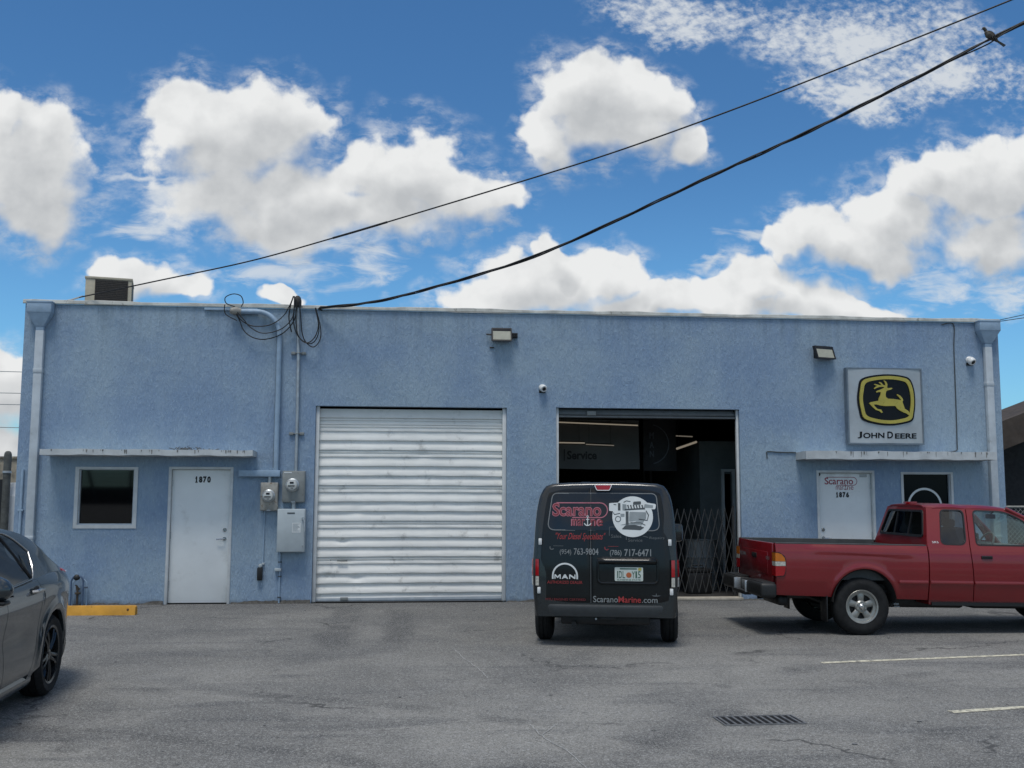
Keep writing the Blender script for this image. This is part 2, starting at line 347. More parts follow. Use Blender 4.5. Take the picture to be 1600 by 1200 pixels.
# ------------------------------------------------------------------ mesh helper
class MB:
    def __init__(s): s.v = []; s.f = []; s.m = []
    def add(s, vs, fs, mi=0):
        o = len(s.v); s.v += [tuple(v) for v in vs]; s.f += [tuple(i+o for i in f) for f in fs]; s.m += [mi]*len(fs)
    def box(s, x0, x1, y0, y1, z0, z1, bev=0., mi=0, seg=2):
        if x0 > x1: x0, x1 = x1, x0
        if y0 > y1: y0, y1 = y1, y0
        if z0 > z1: z0, z1 = z1, z0
        b = bmesh.new(); r = bmesh.ops.create_cube(b, size=1)
        for v in b.verts: v.co = Vector(((x0+x1)/2+v.co.x*(x1-x0), (y0+y1)/2+v.co.y*(y1-y0), (z0+z1)/2+v.co.z*(z1-z0)))
        if bev: bmesh.ops.bevel(b, geom=list(b.edges), offset=bev, segments=seg, profile=.5, affect='EDGES')
        s.bm(b, mi)
    def bm(s, b, mi=0, mtx=None):
        b.verts.index_update()
        s.add([(mtx @ v.co) if mtx else v.co for v in b.verts], [[v.index for v in f.verts] for f in b.faces], mi); b.free()
    def tube(s, pts, r, n=8, mi=0, cap=True, closed=False):
        pts = [Vector(p) for p in pts]; k = len(pts); rs = r if isinstance(r, (list, tuple)) else [r]*k
        t0 = (pts[1]-pts[0]).normalized(); up = Vector((0, 0, 1)) if abs(t0.z) < .9 else Vector((1, 0, 0))
        nrm = t0.cross(up).normalized(); vs = []
        for i, p in enumerate(pts):
            a = pts[(i-1) % k] if (closed or i > 0) else p; b = pts[(i+1) % k] if (closed or i < k-1) else p
            t = (b-a)
            if t.length < 1e-9: t = t0
            t.normalize(); nrm = (nrm - t*nrm.dot(t))
            nrm = nrm.normalized() if nrm.length > 1e-6 else t.orthogonal().normalized()
            bi = t.cross(nrm)
            for j in range(n):
                a_ = 2*math.pi*j/n; vs.append(p+(nrm*math.cos(a_)+bi*math.sin(a_))*rs[i])
        fs = []
        for i in range(k if closed else k-1):
            for j in range(n):
                i2 = (i+1) % k; fs.append((i*n+j, i*n+(j+1) % n, i2*n+(j+1) % n, i2*n+j))
        if cap and not closed: fs += [tuple(range(n-1, -1, -1)), tuple((k-1)*n+j for j in range(n))]
        s.add(vs, fs, mi)
    def lathe(s, prof, mtx=None, n=32, mi=0, cap=True):
        # profile [(r, z)] revolved about local z
        mtx = mtx or Matrix(); vs = []; k = len(prof)
        for r, z in prof:
            for j in range(n):
                a = 2*math.pi*j/n; vs.append(mtx @ Vector((r*math.cos(a), r*math.sin(a), z)))
        fs = [(i*n+j, i*n+(j+1) % n, (i+1)*n+(j+1) % n, (i+1)*n+j) for i in range(k-1) for j in range(n)]
        if cap:
            if prof[0][0] > 1e-6: fs.append(tuple(range(n-1, -1, -1)))
            if prof[-1][0] > 1e-6: fs.append(tuple((k-1)*n+j for j in range(n)))
        s.add(vs, fs, mi)
    def poly(s, pts, mi=0): s.add(pts, [tuple(range(len(pts)))], mi)
    def prism(s, pts2, f, d0, d1, mi=0):
        # 2D outline mapped by f(u, v, depth)
        n = len(pts2); vs = [f(u, v, d0) for u, v in pts2]+[f(u, v, d1) for u, v in pts2]
        fs = [tuple(range(n-1, -1, -1)), tuple(range(n, 2*n))]+[(i, (i+1) % n, n+(i+1) % n, n+i) for i in range(n)]
        s.add(vs, fs, mi)
    def ring(s, outer, inner, f, d0, d1, mi=0):
        # closed band between two outlines of equal count, with thickness d0..d1
        n = len(outer); vs = []
        for L, d in ((outer, d0), (inner, d0), (inner, d1), (outer, d1)): vs += [f(u, v, d) for u, v in L]
        fs = []
        for k in range(4):
            k2 = (k+1) % 4
            for i in range(n): j = (i+1) % n; fs.append((k*n+i, k*n+j, k2*n+j, k2*n+i))
        s.add(vs, fs, mi)
    def grid(s, nu, nv, f, mi=0, th=None):
        # surface f(u, v) for u, v in 0..1; th(u, v) gives an offset vector for a solid shell
        vs = [f(i/nu, j/nv) for i in range(nu+1) for j in range(nv+1)]
        w = nv+1
        fs = [(i*w+j, (i+1)*w+j, (i+1)*w+j+1, i*w+j+1) for i in range(nu) for j in range(nv)]
        if th is None: s.add(vs, fs, mi); return
        o = len(vs); vs += [Vector(f(i/nu, j/nv))+Vector(th(i/nu, j/nv)) for i in range(nu+1) for j in range(nv+1)]
        fs += [tuple(o+q for q in reversed(F)) for F in fs]
        def side(a, b): fs.append((a, b, b+o, a+o))
        for i in range(nu): side(i*w, (i+1)*w); side((i+1)*w+nv, i*w+nv)
        for j in range(nv): side(j+1, j); side(nu*w+j, nu*w+j+1)
        s.add(vs, fs, mi)
    def build(s, name, mats, parent=None, loc=(0, 0, 0), rot=(0, 0, 0), smooth=35, recalc=True):
        me = bpy.data.meshes.new(name); me.from_pydata(s.v, [], s.f)
        if not isinstance(mats, (list, tuple)): mats = [mats]
        for m in mats: me.materials.append(m)
        me.polygons.foreach_set('material_index', s.m)
        if recalc:
            b = bmesh.new(); b.from_mesh(me); bmesh.ops.recalc_face_normals(b, faces=b.faces); b.to_mesh(me); b.free()
        if smooth:
            me.polygons.foreach_set('use_smooth', [True]*len(me.polygons)); me.update(); me.set_sharp_from_angle(angle=R(smooth))
        me.update()
        o = bpy.data.objects.new(name, me); COL.objects.link(o); o.location = loc; o.rotation_euler = rot
        if parent: o.parent = parent
        return o

def tag(o, label=None, cat=None, group=None, kind=None):
    if label: o['label'] = label
    if cat: o['category'] = cat
    if group: o['group'] = group
    if kind: o['kind'] = kind
    return o
def thing(name, label, cat, loc=(0, 0, 0), rot=(0, 0, 0), group=None):
    o = bpy.data.objects.new(name, None); COL.objects.link(o); o.location = loc; o.rotation_euler = rot
    o.empty_display_size = .2
    return tag(o, label, cat, group)
def part(name, mb, m, parent, label=None, **kw):
    o = mb.build(name, m, parent, **kw)
    if label: o['label'] = label
    return o

_tx = {}
def text_geo(s, bold=0., spacing=1.):
    k = (s, bold, spacing)
    if k in _tx: return _tx[k]
    c = bpy.data.curves.new('lettering', 'FONT'); c.body = s; c.size = 1; c.offset = bold; c.space_character = spacing; c.resolution_u = 3
    o = bpy.data.objects.new('lettering', c); COL.objects.link(o)
    dg = bpy.context.evaluated_depsgraph_get(); dg.update()
    me = bpy.data.meshes.new_from_object(o.evaluated_get(dg))
    vs = [(v.co.x, v.co.y) for v in me.vertices]; fs = [tuple(p.vertices) for p in me.polygons]
    bpy.data.objects.remove(o); bpy.data.curves.remove(c); bpy.data.meshes.remove(me)
    _tx[k] = (vs, fs); return _tx[k]
def text(mb, s, u0, u1, v0, v1, f, bold=0., mi=0, shear=0., spacing=1., ref=None):
    """lettering stretched into the rectangle u0..u1, v0..v1 and mapped by f(u, v)"""
    vs, fs = text_geo(s, bold, spacing); rv, _ = text_geo(s, ref if ref is not None else bold, spacing)
    a = min(p[0] for p in rv); b = max(p[0] for p in rv); c = min(p[1] for p in rv); d = max(p[1] for p in rv)
    P = []
    for x, y in vs:
        t = (y-c)/(d-c); u = u0+(x-a)/(b-a)*(u1-u0)+shear*(t-.5)*(v1-v0); P.append(f(u, v0+t*(v1-v0)))
    mb.add(P, fs, mi)

def rrect(u0, u1, v0, v1, r, n=5):
    """rounded rectangle outline, counter-clockwise"""
    P = []
    for cx, cy, a0 in ((u1-r, v0+r, -90), (u1-r, v1-r, 0), (u0+r, v1-r, 90), (u0+r, v0+r, 180)):
        for i in range(n+1): a = R(a0+90*i/n); P.append((cx+r*math.cos(a), cy+r*math.sin(a)))
    return P
def rpoly(C, r, n=5):
    """polygon with rounded corners; r may be a list"""
    P = []; k = len(C)
    for i in range(k):
        p = Vector(C[i]); a = Vector(C[i-1])-p; b = Vector(C[(i+1) % k])-p
        rr = r[i] if isinstance(r, (list, tuple)) else r
        rr = min(rr, a.length*.48, b.length*.48); a = p+a.normalized()*rr; b = p+b.normalized()*rr
        for j in range(n+1):
            t = j/n; P.append(tuple(a*(1-t)**2+p*2*t*(1-t)+b*t*t))
    return P
def grow(P, d):
    """offset of a closed outline, outwards for d > 0 when counter-clockwise"""
    out = []; k = len(P)
    for i in range(k):
        a = Vector(P[i-1]); p = Vector(P[i]); b = Vector(P[(i+1) % k])
        t = (b-a)
        if t.length < 1e-9: t = b-p
        t.normalize(); out.append((p.x+t.y*d, p.y-t.x*d))
    return out
def patch(mb, P, f, rings=5, mi=0):
    """fill an outline with rings shrinking to its centre, every vertex mapped by f(u, v)"""
    n = len(P); cx = sum(p[0] for p in P)/n; cy = sum(p[1] for p in P)/n; vs = []
    for k in range(rings):
        t = 1-k/rings
        vs += [f(cx+(u-cx)*t, cy+(v-cy)*t) for u, v in P]
    vs.append(f(cx, cy)); fs = []
    for k in range(rings-1):
        for i in range(n): j = (i+1) % n; fs.append((k*n+i, k*n+j, (k+1)*n+j, (k+1)*n+i))
    o = (rings-1)*n
    for i in range(n): fs.append((o+i, o+(i+1) % n, rings*n))
    mb.add(vs, fs, mi)
def band(mb, P, w, f, mi=0, closed=True):
    """flat line of width w along an outline, mapped by f(u, v)"""
    k = len(P)
    A = []; B = []
    for i in range(k):
        a = Vector(P[i-1] if (closed or i) else P[i]); b = Vector(P[(i+1) % k] if (closed or i < k-1) else P[i]); t = (b-a).normalized()
        nx, ny = t.y, -t.x; p = P[i]
        A.append(f(p[0]+nx*w/2, p[1]+ny*w/2)); B.append(f(p[0]-nx*w/2, p[1]-ny*w/2))
    mb.add(A+B, [(i, (i+1) % k, k+(i+1) % k, k+i) for i in range(k if closed else k-1)], mi)
def arc(cx, cy, r, a0, a1, n=24): return [(cx+r*math.cos(R(a0+(a1-a0)*i/n)), cy+r*math.sin(R(a0+(a1-a0)*i/n))) for i in range(n+1)]
def smooth_path(P, sub=6):
    P = [Vector(p) for p in P]; out = []
    for i in range(len(P)-1):
        p0 = P[max(i-1, 0)]; p1 = P[i]; p2 = P[i+1]; p3 = P[min(i+2, len(P)-1)]
        for j in range(sub):
            t = j/sub; out.append(.5*((2*p1)+(-p0+p2)*t+(2*p0-5*p1+4*p2-p3)*t*t+(-p0+3*p1-3*p2+p3)*t**3))
    out.append(P[-1]); return out
wallf = lambda u, v, d=0.: (u, -d, v)     # wall plane: u = X, v = Z, d = distance in front of it

# ================================================================== GROUND
g = MB(); g.add([(-400, -400, 0), (400, -400, 0), (400, 400, 0), (-400, 400, 0)], [(0, 1, 2, 3)])
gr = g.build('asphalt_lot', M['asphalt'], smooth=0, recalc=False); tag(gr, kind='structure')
def strip(name, pts, w, m, z=.004, jit=0.):
    b = MB(); P = [(p[0]+random.uniform(-jit, jit), p[1]+random.uniform(-jit, jit)) for p in pts]
    band(b, P, w, lambda u, v: (u, v, z), closed=False); return tag(b.build(name, m, smooth=0), kind='structure')
M['scratch'] = mat('asphalt_scratch', (.33, .33, .32), .85, var=.3, vscale=30)
def seg(a, b, n=40): return [(a[0]+(b[0]-a[0])*i/n, a[1]+(b[1]-a[1])*i/n) for i in range(n+1)]
strip('parking_line', seg((10.233, -6.168), (15.2, -5.45)), .085, M['line'], jit=.004)
strip('parking_line', seg((10.306, -8.556), (15.2, -7.70)), .085, M['line'], jit=.004)
sc1 = smooth_path([(6.55, -5.0, 0), (6.62, -5.6, 0), (6.72, -6.2, 0), (6.78, -6.75, 0)], 8)
strip('asphalt_scratch', [(p.x, p.y) for p in sc1], .009, M['scratch'], jit=.006)
sc2 = smooth_path([(6.95, -8.7, 0), (7.0, -9.15, 0), (7.1, -9.5, 0), (7.16, -9.95, 0)], 8)
strip('asphalt_scratch', [(p.x, p.y) for p in sc2], .008, M['scratch'], jit=.006)
strip('asphalt_scratch', seg((7.0, -9.05), (7.13, -8.75), 8), .008, M['scratch'], jit=.006)
# small litter and leaf specks are separate pebbles
lb = MB()
for i in range(70):
    x = random.uniform(1.5, 13); y = random.uniform(-11, -.6); r = random.uniform(.004, .012)
    c = bmesh.new(); bmesh.ops.create_icosphere(c, subdivisions=1, radius=r)
    lb.bm(c, 0, Matrix.Translation((x, y, r*.5)) @ Matrix.Diagonal((random.uniform(.8, 2.2), 1, .6, 1)))
tag(lb.build('grit', M['iron']), 'dark grit and leaf specks scattered over the asphalt', 'grit', kind='stuff')

# storm drain grate set in the lot
dr = thing('storm_drain', 'black slotted iron drain grate set into the grey asphalt', 'drain', (8.39, -8.87, 0), (0, 0, R(1.2)))
b = MB(); L, Wd = .605, .27
b.add([(0, 0, .003), (L, 0, .003), (L, Wd, .003), (0, Wd, .003)], [(0, 1, 2, 3)]); part('pit', b, M['pit'], dr, smooth=0)
b = MB(); b.ring([(-.014, -.014), (L+.014, -.014), (L+.014, Wd+.014), (-.014, Wd+.014)], [(0, 0), (L, 0), (L, Wd), (0, Wd)], lambda u, v, d: (u, v, d), 0.0, .010); part('frame', b, M['iron'], dr, smooth=0)
for i in range(11):
    b = MB(); x = .028+i*(L-.056)/10; b.box(x-.009, x+.009, .004, Wd-.004, .004, .009); part('bar', b, M['iron'], dr, smooth=0)

# ================================================================== BUILDING
bld = thing('industrial_building', 'low blue stucco workshop with two tall vehicle doors and flat roof', 'building')
WID, DEP, HT, TH = 16.03, 18., 4.65, .2
HOLES = [(2.285, 3.27, 0, 2.115), (.885, 1.815, 1.165, 2.1), (4.52, 7.575, 0, 3.097), (8.38, 11.445, 0, 3.11), (12.735, 13.735, 0, 2.113), (14.2, 15.1, 1.15, 2.085)]
def holed_wall(mb, x1, z1, holes, th):
    xs = sorted({0, x1, *[h[0] for h in holes], *[h[1] for h in holes]}); zs = sorted({0, z1, *[h[2] for h in holes], *[h[3] for h in holes]})
    xs = [v for v in xs]; solid = {}
    for i in range(len(xs)-1):
        for j in range(len(zs)-1):
            cx, cz = (xs[i]+xs[i+1])/2, (zs[j]+zs[j+1])/2
            solid[i, j] = not any(h[0] < cx < h[1] and h[2] < cz < h[3] for h in holes)
    for (i, j), s in solid.items():
        if not s: continue
        a, c, d, e = xs[i], xs[i+1], zs[j], zs[j+1]
        mb.add([(a, 0, d), (c, 0, d), (c, 0, e), (a, 0, e)], [(0, 1, 2, 3)]); mb.add([(a, th, d), (c, th, d), (c, th, e), (a, th, e)], [(3, 2, 1, 0)])
        for di, dj, q in ((-1, 0, [(a, 0, d), (a, 0, e), (a, th, e), (a, th, d)]), (1, 0, [(c, 0, d), (c, th, d), (c, th, e), (c, 0, e)]), (0, -1, [(a, 0, d), (a, th, d), (c, th, d), (c, 0, d)]), (0, 1, [(a, 0, e), (c, 0, e), (c, th, e), (a, th, e)])):
            if not solid.get((i+di, j+dj), False): mb.add(q, [(0, 1, 2, 3)])
b = MB(); holed_wall(b, WID, HT, HOLES, TH); part('front_wall', b, M['stucco'], bld, smooth=0, recalc=False)
for x0 in (0., WID-.2):
    b = MB(); b.box(x0, x0+.2, TH, DEP, 0, HT); part('side_wall', b, M['stucco'], bld, smooth=0)
b = MB(); b.box(.2, WID-.2, DEP-.2, DEP, 0, HT); part('rear_wall', b, M['stucco'], bld, smooth=0)
b = MB(); b.box(.2, WID-.2, .2, DEP-.2, 4.3, 4.42); part('roof', b, M['roofing'], bld, smooth=0)
# coping: wavy metal drip edge around the parapet
b = MB()
def cope(u, v):
    x = -.03+u*(WID+.06); wv = .006*math.sin(x*2.1)+.004*math.sin(x*5.3+1)+.002*math.sin(x*13)
    P = [(-.025, 4.648), (-.034, 4.66), (-.03, 4.705+wv), (.0, 4.716+wv), (.25, 4.70)]
    i = min(int(v*4+1e-6), 3); t = v*4-i
    return (x, P[i][0]+(P[i+1][0]-P[i][0])*t, P[i][1]+(P[i+1][1]-P[i][1])*t)
b.grid(160, 4, cope); b.box(-.03, .25, .25, DEP, 4.64, 4.70); b.box(WID-.25, WID+.03, .25, DEP, 4.64, 4.70)
part('coping', b, M['coping'], bld, smooth=25)
b = MB(); rd = random.Random(11)
for xa, xb in ((.02, 2.27), (3.29, 4.50), (7.59, 8.37), (11.46, 12.72), (13.75, WID)):
    n = int((xb-xa)/.035); vs = []; h = .02
    for k in range(n+1):
        x = xa+(xb-xa)*k/n; h = max(.006, min(.055, h+rd.uniform(-.012, .012))); dp = .012+.03*rd.random()*rd.random()
        vs += [(x, -dp-.01, 0.0), (x, -.012, h*.5), (x, -.003, h)]
    b.add(vs, [(3*k+q, 3*k+3+q, 3*k+4+q, 3*k+1+q) for k in range(n) for q in (0, 1)])
tag(b.build('wall_dirt', mat('gathered_dirt', (.075, .072, .066), .95, var=.35, vscale=30, bump=.4, bscale=200)), 'ragged line of dark dirt gathered along the foot of the wall', 'dirt', kind='stuff')
# interior shell of the open bay
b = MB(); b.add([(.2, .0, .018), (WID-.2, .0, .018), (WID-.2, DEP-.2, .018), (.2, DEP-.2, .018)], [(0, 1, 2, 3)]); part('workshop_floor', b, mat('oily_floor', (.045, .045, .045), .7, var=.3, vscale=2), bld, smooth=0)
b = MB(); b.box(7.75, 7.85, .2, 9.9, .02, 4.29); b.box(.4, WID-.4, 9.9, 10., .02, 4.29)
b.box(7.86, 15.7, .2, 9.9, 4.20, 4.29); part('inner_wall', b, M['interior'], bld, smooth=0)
b = MB(); b.box(11.50, 11.96, 2.6, 2.7, .02, 2.72, .0); b.box(12.12, 15.6, 2.6, 2.7, .02, 2.72); b.box(11.96, 12.12, 2.6, 2.7, 2.1, 2.72)
b.box(11.5, 11.6, 2.7, 9.8, .02, 2.72); part('partition_wall', b, M['partition'], bld, smooth=0)
b = MB(); b.box(12.12, 12.17, 2.54, 2.6, .02, 2.14); b.box(11.91, 11.96, 2.54, 2.6, .02, 2.14); b.box(11.91, 12.17, 2.54, 2.6, 2.14, 2.19); part('partition_door_frame', b, M['frame'], bld)
b = MB(); b.box(8.385, 11.44, -.05, .21, .0, .045, .008); part('threshold', b, mat('threshold_concrete', (.40, .37, .31), .8, var=.2, vscale=8), bld)

# canopies: thin concrete slabs with chipped stained edges
def canopy(x0, x1, z0, z1, dep):
    b = MB(); n = 60
    def s(u, v):
        P = [(.0, z1-.012), (-dep, z1), (-dep, z0), (.0, z0-.005)]
        i = min(int(v*3+1e-6), 2); t = v*3-i; x = x0+(x1-x0)*u
        w = .004*math.sin(x*7)+.003*math.sin(x*17+2)
        return (x, P[i][0]+(P[i+1][0]-P[i][0])*t, P[i][1]+(P[i+1][1]-P[i][1])*t+w)
    b.grid(n, 3, s)
    for x in (x0, x1): b.poly([(x, 0, z1-.012), (x, -dep, z1), (x, -dep, z0), (x, 0, z0-.005)])
    o = part('canopy', b, M['canopy'], bld, smooth=20)
    d = MB()      # grime runs and chips on the front edge
    for i in range(26):
        x = random.uniform(x0+.05, x1-.05); w = random.uniform(.006, .03); h = random.uniform(.02, (z1-z0)*.8)
        pts = rpoly([(x-w/2, z1-.004), (x-w*.3, z1-h), (x+w*.2, z1-h*random.uniform(.8, 1.1)), (x+w/2, z1-.004)], .006, 2)
        d.poly([(p[0], -dep-.004, p[1]) for p in pts])
    part('grime', d, mat('canopy_grime', (.17, .17, .165), .9, var=.4, vscale=20), o, smooth=0)['kind'] = 'stuff'
    return o
canopy(.482, 3.624, 2.274, 2.362, .45)
canopy(12.391, 15.64, 2.285, 2.415, .45)

# entrance doors
def entrance_door(x0, x1, z1, hinge_left, kind):
    yb = .055
    b = MB(); b.box(x0+.045, x1-.045, yb, yb+.045, .014, z1-.045, .004)
    d = part('entrance_door', b, M['whitepaint'], bld, kind)
    b = MB(); o = [(x0+.002, .0), (x1-.002, .0), (x1-.002, z1-.002), (x0+.002, z1-.002)]
    for (a, c, e, f_) in ((x0, x0+.041, .0, z1), (x1-.041, x1, .0, z1), (x0+.041, x1-.041, z1-.041, z1)): b.box(a, c, -.012, .11, e, f_, .003)
    part('door_frame', b, M['frame'], d)
    b = MB(); b.box(x0+.043, x1-.043, yb+.002, yb+.04, .002, .014); part('door_sweep', b, M['black'], d, smooth=0)
    hx = x0+.047 if hinge_left else x1-.047; lx = x1-.115 if hinge_left else x0+.115; sg = -1 if hinge_left else 1
    for z in (.30, 1.05, 1.86):
        b = MB(); b.tube([(hx, yb-.012, z-.05), (hx, yb-.012, z+.05)], .009, 8); part('hinge', b, M['galv'], d)
    b = MB(); b.lathe([(0, .02), (.022, .02), (.03, .012), (.032, 0)], Matrix.Translation((lx, yb, 1.135)) @ Matrix.Rotation(R(90), 4, 'X'), 20); part('deadbolt', b, M['chrome'], d)
    b = MB(); b.lathe([(0, .014), (.026, .014), (.031, .006), (.032, 0)], Matrix.Translation((lx, yb, .995)) @ Matrix.Rotation(R(90), 4, 'X'), 20)
    b.tube([(lx, yb-.01, .995), (lx, yb-.055, .995), (lx+sg*.02, yb-.062, .995), (lx+sg*.115, yb-.056, .992)], .0095, 8); part('lever_handle', b, M['chrome'], d)
    return d, yb
def serif_number(s, x0, x1, z0, z1, y, parent, name='house_number'):
    b = MB(); f = lambda u, v: (u, y, v); n = len(s); w = (x1-x0)/n
    for i, ch in enumerate(s):
        a = x0+i*w+w*.08; c = x0+(i+1)*w-w*.08
        if ch == '1':
            text(b, 'I', (a+c)/2-w*.15, (a+c)/2+w*.15, z0, z1, f, .03)
            b.poly([f(a+w*.12, z0), f(c-w*.12, z0), f(c-w*.12, z0+.013), f(a+w*.12, z0+.013)]); b.poly([f(a+w*.12, z1-.03), f((a+c)/2, z1), f((a+c)/2, z1-.02), f(a+w*.12, z1-.043)])
        else: text(b, ch, a, c, z0, z1, f, .06)
    return part(name, b, M['black'], parent, smooth=0, recalc=False)
d1, yb = entrance_door(2.285, 3.27, 2.115, True, 'white steel door numbered 1870')
serif_number('1870', 2.665, 2.92, 1.868, 1.967, yb-.004, d1)
d2, yb = entrance_door(12.735, 13.735, 2.113, False, 'white steel door lettered in crimson and numbered 1876')
serif_number('1876', 13.075, 13.315, 1.665, 1.755, yb-.004, d2)

# two-line company lettering used on the door and on the van
def company_logo(f, u0, u1, v0, v1, parent, back, face, name='company_lettering', anchor=None):
    W_, H_ = u1-u0, v1-v0
    fb = lambda u, v: f(u, v, .0015); ff = lambda u, v: f(u, v, .0025)
    b = MB(); lw = H_*.045
    vS0 = v0+H_*.42
    # big initial whose top stroke runs on into a capsule around the name
    text(b, 'S', u0, u0+W_*.125, vS0, v1-H_*.02, fb, .04 if face else .015, ref=.02)
    text(b, 'carano', u0+W_*.125, u0+W_*.885, vS0, v1-H_*.19, fb, .035 if face else .01, ref=.02)
    r = H_*.32; cx = u1-r
    P = [(u0+W_*.07, v1)]+[(cx+r*math.cos(R(a)), v1-r+r*math.sin(R(a))) for a in range(90, -91, -12)]+[(u0+W_*.36, v1-2*r)]
    band(b, P, lw, fb, closed=False)
    text(b, 'mar', u0+W_*.34, u0+W_*.59, v0, vS0-H_*.12, fb, .018 if face else -.004, ref=.01); text(b, 'ne', u0+W_*.695, u0+W_*.89, v0, vS0-H_*.12, fb, .018 if face else -.004, ref=.01)
    part(name, b, back, parent, smooth=0, recalc=False)
    if face:
        c = MB()
        text(c, 'S', u0, u0+W_*.125, vS0, v1-H_*.02, ff, .0, ref=.02); text(c, 'carano', u0+W_*.125, u0+W_*.885, vS0, v1-H_*.19, ff, -.006, ref=.02)
        text(c, 'mar', u0+W_*.36, u0+W_*.58, v0, vS0-H_*.14, ff, .0, ref=.01); text(c, 'ne', u0+W_*.70, u0+W_*.92, v0, vS0-H_*.14, ff, .0, ref=.01)
        part(name+'_face', c, face, parent, smooth=0, recalc=False)
    a = MB(); ax = u0+W_*.64; ay = v0+H_*.02; hh = H_*.36
    band(a, [(ax, ay), (ax, ay+hh)], lw*.8, ff, closed=False); band(a, arc(ax, ay+hh*.42, hh*.42, 200, 340, 12), lw*.9, ff, closed=False)
    band(a, [(ax-hh*.2, ay+hh*.72), (ax+hh*.2, ay+hh*.72)], lw*.7, ff, closed=False); band(a, arc(ax, ay+hh*1.08, hh*.1, 0, 360, 10), lw*.5, ff, closed=False)
    part('anchor_emblem', a, anchor or back, parent, smooth=0, recalc=False)
company_logo(lambda u, v, d: (u, yb-d-.001, v), 12.895, 13.455, 1.79, 2.0, d2, M['doorred'], None)
b = MB()
for i in range(4): b.poly([(13.50, yb-.003, 2.05-i*.013), (13.63, yb-.003, 2.05-i*.013), (13.63, yb-.003, 2.043-i*.013), (13.50, yb-.003, 2.043-i*.013)])
part('notice', b, M['decalgrey'], d2, smooth=0)
b = MB(); b.lathe([(0, .004), (.028, .004), (.028, 0)], Matrix.Translation((12.80, yb, 2.045)) @ Matrix.Rotation(R(90), 4, 'X'), 16); part('round_sticker', b, M['black'], d2)

def man_letters(mb, u0, u1, v0, v1, f, mi=0):
    W_, H_ = u1-u0, v1-v0
    L = [[(0, 0), (.05, 0), (.05, .62), (.135, .18), (.165, .18), (.25, .62), (.25, 0), (.30, 0), (.30, 1), (.235, 1), (.15, .52), (.065, 1), (0, 1)],
         [(.345, 0), (.405, 0), (.435, .20), (.565, .20), (.595, 0), (.655, 0), (.535, 1), (.465, 1)],
         [(.70, 0), (.75, 0), (.75, .62), (.94, 0), (1, 0), (1, 1), (.95, 1), (.95, .38), (.76, 1), (.70, 1)]]
    for P in L: mb.poly([f(u0+x*W_, v0+y*H_) for x, y in P], mi)
# windows
def window(x0, x1, z0, z1, fw, label, gm='darkglass'):
    b = MB(); O = [(x0-.006, z0-.006), (x1+.006, z0-.006), (x1+.006, z1+.006), (x0-.006, z1+.006)]
    wob = lambda p, k: (p[0], p[1])
    b.ring(O, [(x0+fw, z0+fw), (x1-fw, z0+fw), (x1-fw, z1-fw*.6), (x0+fw, z1-fw*.6)], lambda u, v, d: (u, -d, v), -.10, .014)
    w = part('window', b, M['frame'], bld, label, smooth=0)
    b = MB(); b.ring([(x0+fw-.001, z0+fw-.001), (x1-fw+.001, z0+fw-.001), (x1-fw+.001, z1-fw*.6+.001), (x0+fw-.001, z1-fw*.6+.001)], [(x0+fw+.018, z0+fw+.018), (x1-fw-.018, z0+fw+.018), (x1-fw-.018, z1-fw*.6-.012), (x0+fw+.018, z1-fw*.6-.012)], lambda u, v, d: (u, -d, v), -.09, -.02)
    part('sash', b, M['gutter'], w, smooth=0)
    b = MB(); b.box(x0+fw+.01, x1-fw-.01, .06, .07, z0+fw+.01, z1-fw*.6-.006); part('pane', b, M[gm], w, smooth=0)
    return w
window(.885, 1.815, 1.165, 2.1, .05, 'square window of dark glass in a white frame')
w2 = window(14.2, 15.1, 1.15, 2.085, .035, 'dark window with a white half ring emblem', 'filmglass')
b = MB(); band(b, arc(14.63, 1.527, .285, 0, 180, 32), .036, lambda u, v: (u, .056, v), closed=False); man_letters(b, 14.40, 14.86, 1.43, 1.52, lambda u, v: (u, .056, v))
part('arch_emblem', b, M['decalwhite'], w2, smooth=0, recalc=False)

# closed roll-up door: curtain of stepped slats with flat hinge ribs, dents and a bottom bar
def curtain():
    b = MB(); x0, x1 = 4.575, 7.515; zt, zb = 3.06, .055
    prof = []; z = zt; k = 0
    while z > zb+.02:
        special = k in (1, 2, 5, 9, 13, 17)
        if special:
            h = .105
            for dz, y in ((0, .0), (.004, -.008), (.030, -.010), (.036, .004), (.062, .004), (.067, -.012), (.097, -.014), (.103, .0)): prof.append((z-dz, y))
        else:
            h = .153
            for dz, y in ((0, .002), (.050, -.002), (.075, -.012), (.102, -.020), (.130, -.024), (.143, -.023), (.149, -.006), (.151, .002)): prof.append((z-dz, y))
        z -= h; k += 1
    prof = [p for p in prof if p[0] > zb]+[(zb, -.01)]
    n = 70; dents = [(4.98, .95, .10, .03), (5.0, .64, .13, .02), (5.2, .37, .12, .022), (4.74, .42, .10, .018), (5.42, 1.55, .08, .01), (6.25, 2.33, .12, .012), (5.2, 1.45, .12, .010)]
    vs = []; rnd = random.Random(3)
    for (z, y) in prof:
        ph = rnd.uniform(0, 6)
        for i in range(n+1):
            x = x0+(x1-x0)*i/n; yy = y+.0025*math.sin(x*3.1+z*4)+.0012*math.sin(x*9+ph); zz = z+.005*math.sin(x*1.1+1.2)*min(1, (3.06-z))+.004*(x-6)*max(0, (1-z))
            for dx, dz, rr, am in dents:
                e = ((x-dx)/rr)**2+((z-dz)/(rr*.45))**2; yy += am*math.exp(-e*1.6)
            vs.append((x, yy+.13, zz))
    w = n+1; b.add(vs, [(r*w+i, r*w+i+1, (r+1)*w+i+1, (r+1)*w+i) for r in range(len(prof)-1) for i in range(n)])
    return b
c = part('roll_up_door', curtain(), M['rollup'], bld, 'closed white corrugated roll-up door', smooth=28)
